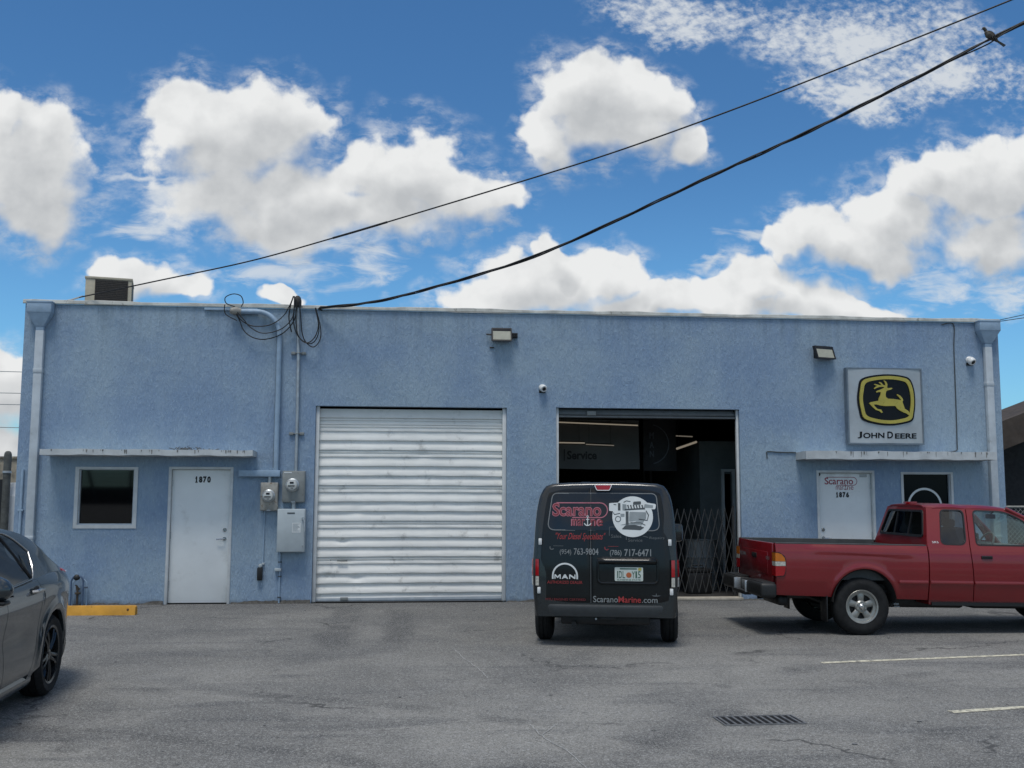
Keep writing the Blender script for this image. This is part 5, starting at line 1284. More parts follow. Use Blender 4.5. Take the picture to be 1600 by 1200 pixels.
# ------------------------------------------------------------------ black van, seen from behind
def build_van():
    hv = R(12.5)
    V = thing('van', 'black lettered cargo van parked with its tail towards the camera at the open bay', 'van', (8.36, -4.36, 0), (0, 0, R(90)-hv))
    # local x forward, y left; rear view coordinate u = -y
    sec = [(.33, .782), (.47, .800), (.62, .812), (.80, .818), (.95, .816), (1.10, .806), (1.30, .796), (1.50, .780), (1.62, .760), (1.70, .738), (1.755, .708)]
    roofp = [(1.798, .672), (1.823, .598), (1.833, .42), (1.839, .20), (1.841, 0)]
    top = lambda x: smooth_tab([(-.62, 1.84), (1.9, 1.84), (2.3, 1.80), (2.75, 1.50), (3.05, 1.19), (3.2, 1.10), (3.55, .98), (3.72, .74)], x)
    wid = lambda x: smooth_tab([(-.62, 1.), (2.6, 1.), (3.2, .97), (3.55, .88), (3.72, .74)], x)
    lean = lambda z: .115*max(0, (z-.85)/.95)**1.35
    shx = lambda x, z: x+lean(z)*sstep((1.2-x)/1.5)
    SIDE = 30
    def zlo(x):
        b0 = .335 if x < 3.3 else .30
        for c in (0, 2.72):
            d = .37**2-(x-c)**2
            if d > 0: b0 = max(b0, .31+math.sqrt(d))
        return b0
    def half(x, k):
        """half section at station x; k scales the inset near the rear edge"""
        t = top(x); out = []; zl = zlo(x); zs = [zl+(1.755-zl)*i/22 for i in range(23)]
        comp = (t-.9)/(1.84-.9)
        for z in zs:
            y = smooth_tab(sec, z)*wid(x); zz = z if z < .9 else .9+(z-.9)*comp
            if z >= .9 and t < .9: zz = z*t/1.84
            out.append((y, zz))
        for z, y in roofp: out.append((y*wid(x), .9+(z-.9)*comp))
        return [(y-k*sstep(y/.3), z-(k*.8*sstep((z-1.2)/.5))) for y, z in out]
    st = [(-.62, .045), (-.612, .022), (-.595, .008), (-.565, .0)]+[(x, 0) for x in [-.52+.06*i for i in range(70)] if x < 3.70]+[(3.72, 0)]
    b = MB(); vs = []; m = None
    for x, k in st:
        h = half(x, k); ring_ = [(shx(x, z), y, z) for y, z in h]+[(shx(x, z), -y, z) for y, z in reversed(h[:-1])]
        m = len(ring_); vs += ring_
    fs = [(i*m+j, i*m+j+1, (i+1)*m+j+1, (i+1)*m+j) for i in range(len(st)-1) for j in range(m-1)]
    fs.append(tuple(range(m))); fs.append(tuple((len(st)-1)*m+j for j in reversed(range(m))))
    fs += [(i*m, (i+1)*m, (i+1)*m+m-1, i*m+m-1) for i in range(len(st)-1)]
    b.add(vs, fs); part('body', b, M['vanpaint'], V, smooth=38)
    rear = lambda u, v: -.622+lean(v)+.030*(abs(u)/.8)**4
    f = lambda u, v, d=0.: (rear(u, v)-.012-d, -u, v)
    # rear doors
    edge = lambda z, q=0.: smooth_tab(sec, z)-lerp_tab([(.4, .075), (1.1, .075), (1.5, .088), (1.76, .085)], z)-q
    SE = -.155
    def door(sgn):
        b = MB(); u0 = (lambda z: -edge(z)) if sgn < 0 else (lambda z: SE+.004); u1 = (lambda z: SE-.004) if sgn < 0 else (lambda z: edge(z))
        zt = lambda t_: 1.775-.03*(abs(t_)/.62)**3
        def g(u, v):
            z = .492+(1.775-.492)*v; uu = u0(z)+(u1(z)-u0(z))*u; z = .492+(zt(uu)-.492)*v; uu = u0(z)+(u1(z)-u0(z))*u
            e = min(1, min(u, 1-u)*30)*min(1, min(v, 1-v)*30); return (rear(uu, z)-.012*e, -uu, z)
        us = [0, .012, .03]+[.08+.84*i/12 for i in range(13)]+[.97, .988, 1]; n = len(us)-1
        b.grid(n, 30, lambda u, v: g(us[int(round(u*n))], v), th=lambda u, v: (.02, 0, 0))
        return part('rear_door', b, M['vanwrap'], V, smooth=30)
    dl, drr = door(-1), door(1)
    # glazed area under the wrap, with its pale outline
    WO = rpoly([(-.650, 1.298), (.622, 1.296), (.585, 1.712), (-.592, 1.714)], [.09, .09, .06, .06], 6)
    for sgn, d in ((-1, dl), (1, drr)):
        C = [(-.650, 1.298), (SE-.006, 1.298), (SE-.006, 1.713), (-.592, 1.714)] if sgn < 0 else [(SE+.006, 1.297), (.622, 1.296), (.585, 1.712), (SE+.006, 1.713)]
        P = rpoly(C, [.09, .005, .005, .06] if sgn < 0 else [.005, .09, .06, .005], 6)
        b = MB(); patch(b, P, lambda u, v: f(u, v, .004), 4); part('rear_window', b, M['vanwin'], d, recalc=False)
    b = MB(); band(b, WO, .0105, lambda u, v: f(u, v, .006)); part('window_outline', b, mat('pale_seal', (.17, .18, .185), .6), V, smooth=0, recalc=False)
    # seam between the doors
    b = MB(); b.box(-.612, -.60, -SE-.004, -SE+.004, .49, 1.0)
    b = MB(); b.grid(1, 24, lambda u, v: (rear(SE, .49+v*1.28)-.0105, -SE-.005+u*.010, .49+v*1.28)); part('door_seam', b, mat('seam_seal', (.060, .066, .070), .6), V, smooth=0)
    # decals
    fd = lambda u, v: f(u, v, .0055)
    def decal(name, m, fn): b = MB(); fn(b); return part(name, b, M[m], V, smooth=0, recalc=False)
    company_logo(lambda u, v, d: f(u, v, .006+d), -.590, .035, 1.345, 1.605, V, M['decalrose'], M['decaldarkred'], 'company_lettering', M['decalwhite'])
    decal('slogan', 'decalred', lambda b: text(b, '"Your Diesel Specialists"', -.56, .0, 1.172, 1.268, fd, .0, shear=.25))
    decal('phone_number', 'decalgrey', lambda b: (text(b, '(954)', -.505, -.375, 1.012, 1.082, fd, .004), text(b, '763-9804', -.345, -.068, 1.022, 1.096, fd, .012)))
    decal('phone_number', 'decalgrey', lambda b: (text(b, '(786)', .060, .190, 1.005, 1.080, fd, .012), text(b, '717-6471', .222, .520, 1.012, 1.092, fd, .016)))
    def handset(b, u, v):
        band(b, arc(u+.03, v+.02, .022, 150, 330, 10), .012, fd, closed=False); b.poly([fd(u+.045, v+.035), fd(u+.16, v+.035), fd(u+.16, v+.040), fd(u+.045, v+.040)])
    decal('handset_emblem', 'decaldim', lambda b: handset(b, -.625, 1.082)); decal('handset_emblem', 'decaldarkred', lambda b: handset(b, -.005, 1.082))
    # arch emblem and dealer lines
    def arch(b):
        P = [(-.446+.138*math.cos(R(a)), .785+.138*math.sin(R(a))) for a in range(0, 181, 6)]; P = [(P[0][0], .752)]+P+[(P[-1][0], .752)]
        band(b, P, .0185, fd, closed=False); man_letters(b, -.565, -.327, .754, .803, fd)
    decal('arch_emblem', 'decalwhite', arch)
    decal('dealer_lettering', 'decalred', lambda b: text(b, 'AUTHORIZED DEALER', -.645, -.250, .700, .732, fd, .0))
    decal('certificate_lettering', 'decaldarkred', lambda b: text(b, 'MTU ENGINES CERTIFIED', -.665, -.215, .513, .538, fd, .0))
    for w_, a_, c_, h_, m_ in (('Scarano', -.130, .147, .570, 'decalgrey'), ('Marine', .152, .402, .568, 'decalred'), ('.com', .412, .585, .545, 'decalgrey')):
        decal('web_address', m_, lambda b: text(b, w_, a_, c_, .500, h_, fd, .012))
    decal('boat_emblem', 'decaldim', lambda b: (b.poly([fd(.52, .583), fd(.545, .572), (fd(.595, .572)), fd(.625, .583)]), band(b, [(.572, .580), (.572, .603)], .008, fd, closed=False)))
    # engine picture on a white disc
    eu, ev, er = .318, 1.452, .228
    fe = lambda k: (lambda u, v: f(eu+u*er, ev+v*er, .0062+.0008*k))
    decal('emblem_disc', 'decalwhite', lambda b: (patch(b, arc(0, 0, 1, 0, 354, 59), fe(0), 2), b.poly([fe(0)(u, v) for u, v in rpoly([(-1.16, .28), (-.60, .22), (-.56, .70), (-1.16, .66)], .05)]), b.poly([fe(0)(u, v) for u, v in rpoly([(.45, .42), (1.12, .36), (1.16, .62), (.55, .72)], .08)])))
    def eng(b):
        e = fe(2); P = lambda *q: b.poly([e(u, v) for u, v in q])
        P((-.72, .30), (-.60, .30), (-.60, .66), (-.72, .68)); P(*rpoly([(.02, .58), (.42, .60), (.42, .76), (.04, .74)], .05)); P((-.40, .30), (.62, .36), (.60, .44), (-.38, .38))
        for i in range(6): P((-.22+i*.14, .40), (-.16+i*.14, .41), (-.20+i*.14, .58), (-.27+i*.14, .57))
        P(*rpoly([(-.55, -.62), (.38, -.66), (.58, -.52), (.10, -.40), (-.35, -.42)], .05)); P((-.34, -.40), (-.20, -.40), (-.20, .26), (-.34, .26)); P((-.94, .62), (-.80, .60), (-.80, .56), (-.94, .58))
        band(b, [(u, v) for u, v in arc(-.72, -.12, .13, 0, 350, 18)], .035, e); band(b, [(-.62, .16), (-.9, .10), (-.95, .20)], .04, e, closed=False)
        band(b, [(.3, -.12), (.72, -.18), (.78, .08), (.66, .30)], .05, e, closed=False); band(b, [(-.1, -.30), (.40, -.30), (.62, -.42)], .04, e, closed=False)
        band(b, [(-.44, .70), (-.30, .78), (-.10, .74)], .04, e, closed=False)
        for i in range(5): band(b, arc(-.26+i*.16, -.50, .045, 0, 340, 10), .025, e)
    decal('engine_drawing', 'engdark', eng)
    decal('engine_shading', 'engmid', lambda b: [b.poly([fe(1)(u, v) for u, v in q]) for q in (rpoly([(-.18, -.26), (.66, -.12), (.68, .22), (-.16, .24)], .06), [(-.62, -.42), (.45, -.42), (.62, -.10), (-.2, -.30)], rpoly([(-.50, .30), (-.30, .30), (-.30, .60), (-.50, .62)], .03), [(.55, .44), (1.0, .42), (1.02, .56), (.6, .62)], [(-.60, -.02), (-.40, -.02), (-.40, .14), (-.60, .14)])])
    # service words
    for w_, a_, c_, z_, ln in (('Sales', .075, .190, 1.215, [(.145, 1.335), (.055, 1.335), (.055, 1.238)]), ('Service', .265, .425, 1.172, [(.245, 1.24), (.245, 1.19)]), ('Repairs', .505, .670, 1.195, [(.43, 1.236), (.49, 1.222)])):
        decal('service_lettering', 'decaldim', lambda b: (text(b, w_, a_, c_, z_, z_+.036, fd, .0), band(b, ln, .006, fd, closed=False)))
    # handle bar, plate recess, number plate
    b = MB(); b.tube([f(u, v, .0) for u, v in rrect(-.075, .590, .712, .990, .05, 6)], .016, 8, closed=True); part('plate_recess', b, M['vanwrap'], drr)
    b = MB(); b.grid(20, 10, lambda p, q: f(-.085+.67*p, .920+.075*q, .045*max(0, math.sin(math.pi*q))**.55*min(1, 14*p, 14*(1-p))), th=lambda p, q: (.01, 0, 0)); part('handle_bar', b, M['vanwrap'], drr)
    b = MB(); b.prism(rrect(.113, .428, .738, .890, .012, 3), f, .004, .012); pl = part('licence_plate', b, M['platewhite'], V)
    fp = lambda u, v: f(u, v, .0135)
    b = MB(); [text(b, ch, x_, x_+w_, .772, .848, fp, .0) for ch, x_, w_ in (('I', .140, .010), ('D', .160, .034), ('L', .202, .026), ('Y', .304, .034), ('1', .343, .018), ('5', .370, .032))]; part('plate_number', b, M['plategreen'], pl, smooth=0, recalc=False)
    b = MB(); patch(b, arc(.270, .805, .030, 0, 340, 16), fp, 2); part('plate_emblem', b, M['orange'], pl, smooth=0, recalc=False)
    b = MB(); text(b, 'SUNSHINE STATE', .14, .40, .745, .760, fp, .02); b.poly([fp(.17, .868), fp(.36, .868), fp(.36, .880), fp(.17, .880)]); part('plate_legend', b, M['plategreen'], pl, smooth=0, recalc=False)
    b = MB(); b.poly([fp(.375, .855), fp(.41, .855), fp(.41, .885), fp(.375, .885)]); part('plate_sticker', b, M['logoyellow'], pl, smooth=0)
    # brake light, lamps, hinges
    b = MB(); b.prism(rpoly([(-.085, 1.748), (.058, 1.748), (.085, 1.81), (-.112, 1.81)], .015), f, .0, .022); part('brake_light', b, M['lampred'], V)
    b = MB(); band(b, rpoly([(-.085, 1.748), (.058, 1.748), (.085, 1.81), (-.112, 1.81)], .015), .008, lambda u, v: f(u, v, .023)); part('brake_light_rim', b, M['decalwhite'], V, smooth=0)
    for sg_ in (-1, 1):
        def lens(z0, z1, m, name, par):
            b = MB()
            def g(u, v):
                z = z0+(z1-z0)*v; w = smooth_tab(sec, z)-.004; e = .740+.004*(z-.7); a = u*R(96)
                uu = e+(w-e+.016)*math.sin(a); xx = rear(e, z)-.024+.125*(1-math.cos(a))
                return (xx, -sg_*uu, z)
            b.grid(12, 6, g, th=lambda u, v: (.02, sg_*.012, 0)); return part(name, b, M[m], par)
        c = MB()
        h = lens(.672, .972, 'black', 'tail_light', V)
        b = MB(); lens(.785, .970, 'lampred', 'red_lens', h).location = (-.004, -sg_*.004, 0); lens(.676, .778, 'lampclear', 'clear_lens', h).location = (-.004, -sg_*.004, 0)
        for z in (1.165, .622):
            b = MB(); u = sg_*(edge(z)+.004); x = rear(u, z)-.02; b.box(x-.012, x+.02, -u-.019, -u+.019, z-.036, z+.036, .008); b.box(x-.016, x, -u-.006, -u+.006, z-.02, z+.02, .003); part('hinge', b, M['whitepl'], V)
        b = MB(); b.box(2.28, 2.42, sg_*.84, sg_*1.00, 1.05, 1.30, .04); b.tube([(2.36, sg_*.78, 1.08), (2.36, sg_*.88, 1.12)], .03, 6); part('mirror', b, M['vanpaint'], V)
    # bumper
    b = MB()
    def bump(u, v):
        t = u*2-1; a = t*R(80); uu = .805*math.sin(a)/math.sin(R(80)); x = -.675+.26*(1-math.cos(a))**1.6
        P = [(.05, .475), (.008, .470), (0, .452), (.004, .40), (.018, .345), (.06, .335)]; i = min(int(v*5+1e-6), 4); k = v*5-i
        return (x+P[i][0]+(P[i+1][0]-P[i][0])*k, -uu, P[i][1]+(P[i+1][1]-P[i][1])*k)
    b.grid(32, 10, bump, th=lambda u, v: (.03, 0, 0)); part('rear_bumper', b, M['cowl'], V, smooth=40)
    b = MB(); b.box(-.52, 3.2, -.50, .50, .24, .36, .02); b.tube([(.0, -.72, .30), (0, .72, .30)], .05, 8); b.box(-.45, -.05, -.30, .10, .22, .34, .03); b.tube([(-.58, .35, .25), (.6, .35, .27)], .03, 8); b.box(-.60, -.50, -.12, .06, .30, .335, .006); part('underbody', b, M['black'], V)
    b = MB(); b.tube([(-.625, .10, .315), (-.60, .10, .315)], .012, 6); part('tow_hook', b, M['galv'], V)
    for y in (-.44, -.22, .22, .44):       # roof ribs
        b = MB(); zt = smooth_tab([(0, 1.84), (.18, 1.836), (.36, 1.828), (.52, 1.812)], abs(y)); b.box(-.42, 1.9, y-.05, y+.05, zt-.02, zt+.009, .006); part('roof_rib', b, M['vanpaint'], V)
    # windscreen and front details
    b = MB(); b.grid(10, 10, lambda u, v: (2.32+u*.70+.02, (v*2-1)*.66, top(2.32+u*.70)+.012), th=lambda u, v: (.004, 0, .004)); part('windshield', b, M['tint'], V)
    for s in (-1, 1):
        b = MB(); b.box(3.45, 3.68, s*.50, s*.70, .72, .90, .04); part('headlight', b, M['lampclear'], V)
    for x in (0, 2.72):
        for s in (-1, 1): wheel(V, x, s*.725, .305, .305, .185, .185, s, 'van', M['blackpl'])
build_van()

# ------------------------------------------------------------------ grey sedan at the left edge
def build_sedan():
    an = R(3.)
    fwd = Vector((math.sin(an), -math.cos(an), 0)); left = Vector((math.cos(an), math.sin(an), 0))
    o = Vector((3.03, -7.25, 0))-left*.905
    D = thing('sedan', 'dark slate grey sedan parked tail to the wall at the left edge', 'car', o, (0, 0, math.atan2(fwd.y, fwd.x)))
    p = M['sedan']; WB = 2.82; AR, AZ = .372, .345
    wx = lambda x: smooth_tab([(-1.10, .42), (-1.06, .60), (-.98, .72), (-.80, .815), (-.5, .885), (-.1, .920), (.5, .925), (2.4, .925), (3.1, .90), (3.5, .80), (3.72, .60)], x)
    pr = [(.17, .925), (.24, .955), (.30, .975), (.36, .985), (.50, .986), (.62, .985), (.72, .992), (.80, 1.0), (.84, 1.0), (.89, .985), (.94, .958), (1.0, .915), (1.06, .86)]
    def yf(x, z):
        y = wx(x)*smooth_tab(pr, z)
        for c in (0, WB):
            r = math.hypot(x-c, z-AZ)
            if z > .25: y += .022*math.exp(-((r-.41)/.05)**2)
        y += .030*math.exp(-((z-.93)/.09)**2)*math.exp(-((x+.1)/.55)**2)      # rear haunch
        y -= .012*math.exp(-((z-.60)/.10)**2)*sstep((x-.5)/.4)*sstep((2.5-x)/.3)   # scooped doors
        return y
    def zlo(x):
        b0 = lerp_tab([(-1.1, .34), (-.6, .24), (0, .19), (3.7, .19)], x)
        for c in (0, WB):
            d = AR**2-(x-c)**2
            if d > 0: b0 = max(b0, AZ+math.sqrt(d))
        return b0
    belt = lambda x: smooth_tab([(-1.1, .93), (-.7, .985), (-.3, 1.012), (.2, 1.0), (.7, .975), (1.5, .950), (2.5, .93), (3.2, .86), (3.7, .70)], x)
    seam_r = lambda z: lerp_tab([(.2, .62), (.45, .50), (.6, .46), (.9, .40), (1.05, .36)], z)   # rear door edge follows the arch
    seam_b = lambda z: 1.26
    low = lambda x: .245
    for s in (-1, 1):
        b = MB(); side_shell(b, lambda z: -1.10, lambda z: seam_r(z)-.004, zlo, belt, yf, s, nz=22, th=.03, us=arch_us(-1.10, .40, 0, AR)); q = part('rear_fender', b, p, D, smooth=40)
        b = MB(); side_shell(b, lambda z: seam_r(z)+.004, lambda z: 1.256, lambda x: max(.27, zlo(x)), belt, yf, s, nx=24, nz=22, th=.03); d = part('door', b, p, D, smooth=40)
        def handle(par, x, z):
            c = MB(); y = yf(x, z); c.tube([(x-.10, s*(y+.004), z), (x-.085, s*(y+.035), z+.004), (x, s*(y+.042), z+.006), (x+.085, s*(y+.035), z+.004), (x+.10, s*(y+.004), z)], [.012, .015, .016, .015, .012], 8); part('handle', c, M['chrome'], par)
            c = MB(); c.lathe([(0, -.012), (.055, .002), (.06, .003)], Matrix.Translation((x, s*y, z)) @ Matrix.Rotation(R(-90*s), 4, 'X') @ Matrix.Diagonal((1.5, .7, 1, 1)), 18); part('handle_cup', c, M['black'], par)
        handle(d, .55, .915)
        b = MB(); side_shell(b, lambda z: 1.264, lambda z: 2.36, lambda x: .27, belt, yf, s, nx=20, nz=22, th=.03); d2 = part('door', b, p, D, smooth=40)
        handle(d2, 1.40, .895)
        b = MB(); side_shell(b, lambda z: 2.368, lambda z: 3.70, zlo, belt, yf, s, nz=16, th=.03, us=arch_us(2.368, 3.70, WB, AR)); part('front_fender', b, p, D, smooth=40)
        b = MB(); b.grid(20, 5, lambda u, v: (.48+u*1.95, s*(yf(.48+u*1.95, .22)-.015+.022*math.sin(v*math.pi)), .165+v*.105), th=lambda u, v: (0, -s*.03, 0)); part('side_skirt', b, p, D)
        # mirror
        b = MB(); c = bmesh.new(); bmesh.ops.create_uvsphere(c, u_segments=20, v_segments=12, radius=1); b.bm(c, 0, Matrix.Translation((1.86, s*1.015, 1.045)) @ Matrix.Rotation(R(-8*s), 4, 'X') @ Matrix.Diagonal((.10, .125, .088, 1))); mr = part('mirror', b, p, D)
        b = MB(); b.box(1.80, 1.93, s*.93, s*1.11, .938, .966, .012); b.tube([(1.90, s*.88, .95), (1.88, s*.98, .97)], .03, 8); part('mirror_base', b, M['black'], mr)
        b = MB(); b.tube([(1.775, s*.92, .985), (1.765, s*1.02, .972), (1.785, s*1.12, .99)], .007, 6); part('mirror_trim', b, M['chrome'], mr)
    # rear end and deck
    b = MB(); b.grid(14, 14, lambda u, v: (-1.095+.06*(1-(v*2-1)**2)*-1, (v*2-1)*.45, .34+u*.68), th=lambda u, v: (.03, 0, 0)); part('rear_bumper', b, p, D)
    deck = lambda x: smooth_tab([(-1.1, .99), (-1.0, 1.03), (-.7, 1.055), (-.5, 1.075)], x)
    b = MB(); b.grid(14, 16, lambda u, v: (-1.12+u*.9, (v*2-1)*(yf(-1.10+u*.85, 1.03)*.985), belt(-1.1+u*.85)-.004+(deck(-1.1+u*.85)-belt(-1.1+u*.85)+.01)*(1-(v*2-1)**4)), th=lambda u, v: (0, 0, -.02)); part('trunk_lid', b, p, D)
    for s in (-1, 1):
        b = MB(); b.grid(14, 6, lambda u, v: (-1.115+u*.27, s*(yf(-1.10+u*.24, .955)+.006-.02*(1-u)), .875+v*(.14-.07*u)+.03*u), th=lambda u, v: (0, -s*.02, 0)); tl = part('tail_light', b, M['lampred'], D)
        b = MB(); b.tube([(-1.02, s*(yf(-1.0, .96)+.004), .945), (-.86, s*(yf(-.86, .96)+.006), .975)], .008, 6); part('lamp_trim', b, M['chrome'], tl)
    # cabin
    zr = lambda x: smooth_tab([(-.92, 1.01), (-.66, 1.06), (-.45, 1.135), (-.2, 1.285), (0., 1.372), (.3, 1.435), (.65, 1.462), (1.0, 1.462), (1.4, 1.440), (1.75, 1.385), (2.1, 1.27), (2.45, 1.09), (2.75, .95)], x)
    def cy(x, z):
        zb = belt(x); y0 = yf(x, zb)-.03; return y0-(z-zb)*(.50+.25*max(0, z-1.2))
    b = MB(); n = 40
    def cab(u, v):
        x = -.92+u*3.67; zt = max(zr(x), belt(x)+.004); ze = zt-.052*min(1, (zt-belt(x))/.2); t = v*2-1; s = 1 if t >= 0 else -1; a = abs(t)
        ye = cy(x, ze)
        if a > .55: k = (a-.55)/.45; z = ze+(belt(x)-.01-ze)*k; return (x, s*cy(x, z), z)
        k = a/.55; return (x, s*ye*k, ze+(zt-ze)*(1-k**3.2))
    b.grid(56, 44, cab); part('cabin', b, p, D, smooth=40)
    for s in (-1, 1):
        f = lambda u, v, d=0., s=s: (u, s*(cy(u, v)+.004+d), v)
        up = lambda x: zr(x)-.092
        # rear door glass, quarter glass, front glass
        zb = lambda x: belt(x)+.022
        q1 = rpoly([(.44, zb(.44)), (1.20, zb(1.2)), (1.20, up(1.2)), (.95, up(.95)), (.70, up(.7))], [.03, .02, .02, .1, .03])
        q2 = rpoly([(.345, zb(.345)+.035), (.40, zb(.40)+.01), (.655, up(.655)), (.45, up(.45)-.03), (.235, 1.20), (.285, 1.10)], [.05, .02, .02, .1, .02, .05])
        q3 = rpoly([(1.27, zb(1.27)), (2.30, zb(2.3)), (2.05, up(2.05)+.02), (1.75, up(1.75)+.01), (1.27, up(1.27))], [.02, .04, .1, .1, .02])
        for q, nm in ((q1, 'rear_door_window'), (q2, 'quarter_window'), (q3, 'front_door_window')):
            b = MB(); patch(b, q, lambda u, v: f(u, v), 6); part(nm, b, M['tint'], D, recalc=False)
        # bright trim along the glass and the kick-up at its tail
        b = MB(); T1 = [(2.30, zb(2.3)-.012), (1.27, zb(1.27)-.014), (.5, zb(.5)-.014), (.37, zb(.37)+.002), (.305, zb(.305)+.045), (.255, 1.12), (.205, 1.21)]
        b.tube([f(p_.x, p_.y, .002) for p_ in smooth_path([(a, c, 0) for a, c in T1], 6)], .0065, 6); part('window_trim', b, M['chrome'], D)
        b = MB(); T2 = [(.205, 1.212), (.42, up(.42)-.022), (.66, up(.66)+.012), (1.2, up(1.2)+.012), (1.75, up(1.75)+.016)]
        b.tube([f(p_.x, p_.y, .004) for p_ in smooth_path([(a, c, 0) for a, c in T2], 6)], .006, 6); part('roof_trim', b, M['chrome'], D)
        b = MB(); b.tube([f(.415, zb(.415), .004), f(.680, up(.68), .004)], .012, 6); part('window_pillar', b, M['black'], D); b = MB(); b.tube([f(1.235, zb(1.235), .003), f(1.235, up(1.235), .003)], .014, 6); part('window_pillar', b, M['black'], D)
    b = MB(); b.grid(14, 16, lambda u, v: (-.78+u*.84, (v*2-1)*(cy(-.3, 1.2)*.86-.10*u), (lambda x, t: max(zr(x), belt(x))-.052*abs(t)**3.2*.55+.006)(-.78+u*.84, v*2-1))); part('rear_window', b, M['tint'], D)
    b = MB(); b.grid(12, 16, lambda u, v: (1.78+u*.86, (v*2-1)*(.56+.12*u), zr(1.78+u*.86)-.03*abs(v*2-1)**3.2+.008)); part('windshield', b, M['tint'], D)
    b = MB(); b.grid(14, 14, lambda u, v: (2.62+u*1.08, (v*2-1)*(yf(2.62+u*1.05, .80)*.96), belt(2.62+u*1.05)-.01+.075*(1-abs(v*2-1)**3)), th=lambda u, v: (0, 0, -.02)); part('hood', b, p, D)
    b = MB(); b.grid(10, 12, lambda u, v: (3.70+.08*(1-(v*2-1)**2), (v*2-1)*.62, .22+u*.50), th=lambda u, v: (-.03, 0, 0)); part('front_bumper', b, M['black'], D)
    for s in (-1, 1):
        b = MB(); b.box(3.46, 3.68, s*.50, s*.74, .62, .72, .03); part('headlight', b, M['lampclear'], D)
    b = MB(); b.box(-.9, 3.5, -.55, .55, .20, .8); b.box(.5, 2.35, -.80, .80, .20, .8)
    for c in (0, WB):
        for s in (-1, 1): b.grid(18, 2, lambda u, v: (c-(AR+.008)*math.cos(math.pi*u), s*(.86-.31*v), max(.26, AZ+(AR+.008)*math.sin(math.pi*u))))
    part('underbody', b, M['black'], D)
    for x in (0, WB):
        for s in (-1, 1): wheel(D, x, s*.798, .338, .338, .215, .245, s, 'sedan', M['darkwheel'])
build_sedan()

# ================================================================== BEYOND THE BUILDING
# left gap: dark gate post, pale wall, white van, shrub and wires
t = thing('gate_post', 'thick dark grey post with a rounded top at the left edge', 'post', (-7.27, 19., 0))
b = MB(); b.lathe([(.12, 0), (.12, 2.95), (.105, 3.03), (.06, 3.08), (0, 3.09)], None, 16); part('pole', b, mat('dark_post', (.07, .075, .07), .8, var=.3, vscale=6), t)
b = MB(); b.lathe([(.125, 2.35), (.14, 2.36), (.14, 2.42), (.125, 2.43)], None, 16); part('band', b, M['galv'], t)
b = MB(); b.box(-4.2, .0, .10, .16, .1, 2.15); tag(b.build('mesh_gate', M['black'], None, loc=(-7.22, 19.0, 0), smooth=0), 'black screened gate leaf beside the grey post', 'gate')
b = MB(); b.box(-30, -3, 24, 24.3, 0, 3.0); b.box(-30.05, -2.95, 23.95, 24.35, 3.0, 3.08); tag(b.build('block_wall', mat('stained_wall', (.30, .26, .20), .9, var=.35, vscale=3, dirt=((.12, .11, .09), 2, .5, .7))), 'stained tan block wall glimpsed left of the building', 'wall')
t = thing('parked_van', 'white van glimpsed between the grey post and the blue building', 'van', (-7.0, 21.5, 0), (0, 0, R(100)))
b = MB(); b.prism([(-2.2, .35), (2.2, .35), (2.25, .9), (1.75, 1.15), (1.15, 1.95), (.9, 2.05), (-2.1, 2.05), (-2.25, 1.6)], lambda u, v, d: (u, d, v), -.9, .9); part('body', b, M['whitepaint'], t, smooth=20)
b = MB(); b.prism([(1.62, 1.15), (1.15, 1.80), (.6, 1.80), (.6, 1.15)], lambda u, v, d: (u, d, v), -.905, .905); part('window', b, M['tint'], t, smooth=0)
for x in (-1.4, 1.4):
    for s in (-1, 1): wheel(t, x, s*.80, .33, .33, .2, .2, s, 'van', M['galv'])
def shrub(name, loc, hw, hh, n, label, cat, col):
    t = thing(name, label, cat, loc); b = MB(); rnd = random.Random(41)
    for i in range(n):
        a = rnd.uniform(0, 6.28); q = rnd.uniform(-1, 1); r = rnd.random()**.4; cl = .75+.35*math.sin(a*3+q*4)
        c = Vector((math.cos(a)*math.sqrt(1-q*q)*hw*r*cl, math.sin(a)*math.sqrt(1-q*q)*hw*r*cl, hh*(1.05+q*r*.95*cl)))
        d = Vector((rnd.gauss(0, 1), rnd.gauss(0, 1), rnd.gauss(0, 1))).normalized(); e = d.orthogonal().normalized(); L_ = rnd.uniform(.05, .11)*max(1, hw)
        b.add([c-d*L_, c+e*L_*.4, c+d*L_, c-e*L_*.4], [(0, 1, 2, 3)])
    part('foliage', b, mat(name+'_leaf', col, .6, var=.4, vscale=3), t, smooth=0, recalc=False)
    b = MB()
    for i in range(5):
        a = i*1.3; b.tube([(0, 0, 0), (math.cos(a)*hw*.2, math.sin(a)*hw*.2, hh*.6), (math.cos(a)*hw*.55, math.sin(a)*hw*.55, hh*1.3)], [.06, .04, .015], 6)
    part('stem', b, M['rust'] if 'rust' in M else M['steelgrey'], t)
shrub('shrub', (-6.1, 22.6, 0), .8, .9, 900, 'green shrub behind the white van left of the building', 'shrub', (.05, .08, .025))
for i, (z0, lab) in enumerate(((5.3, 'highest'), (4.55, 'middle'), (4.15, 'second lowest'), (3.35, 'lowest'))):
    P = [(-40+8*k, 40+.3*k, z0*1.55+.02*(k-4)**2) for k in range(9)]
    wire('distant_line', P, .02, lab+' of the distant overhead lines crossing the left gap', 'cable', 'engmid', 3, 'distant overhead lines')
# side pipe on the corner
t = thing('corner_pipe', 'slim grey blue pipe on the wall edge behind the grey sedan', 'pipe', (.10, -.02, 0))
b = MB(); b.tube([(0, 0, .1), (0, 0, 2.0), (.0, .0, 2.06)], .022, 8); part('pipe', b, M['bluepaint'], t)
b = MB(); b.box(-.04, .04, -.02, .018, 1.42, 1.45, .003); part('strap', b, M['bluepaint'], t)
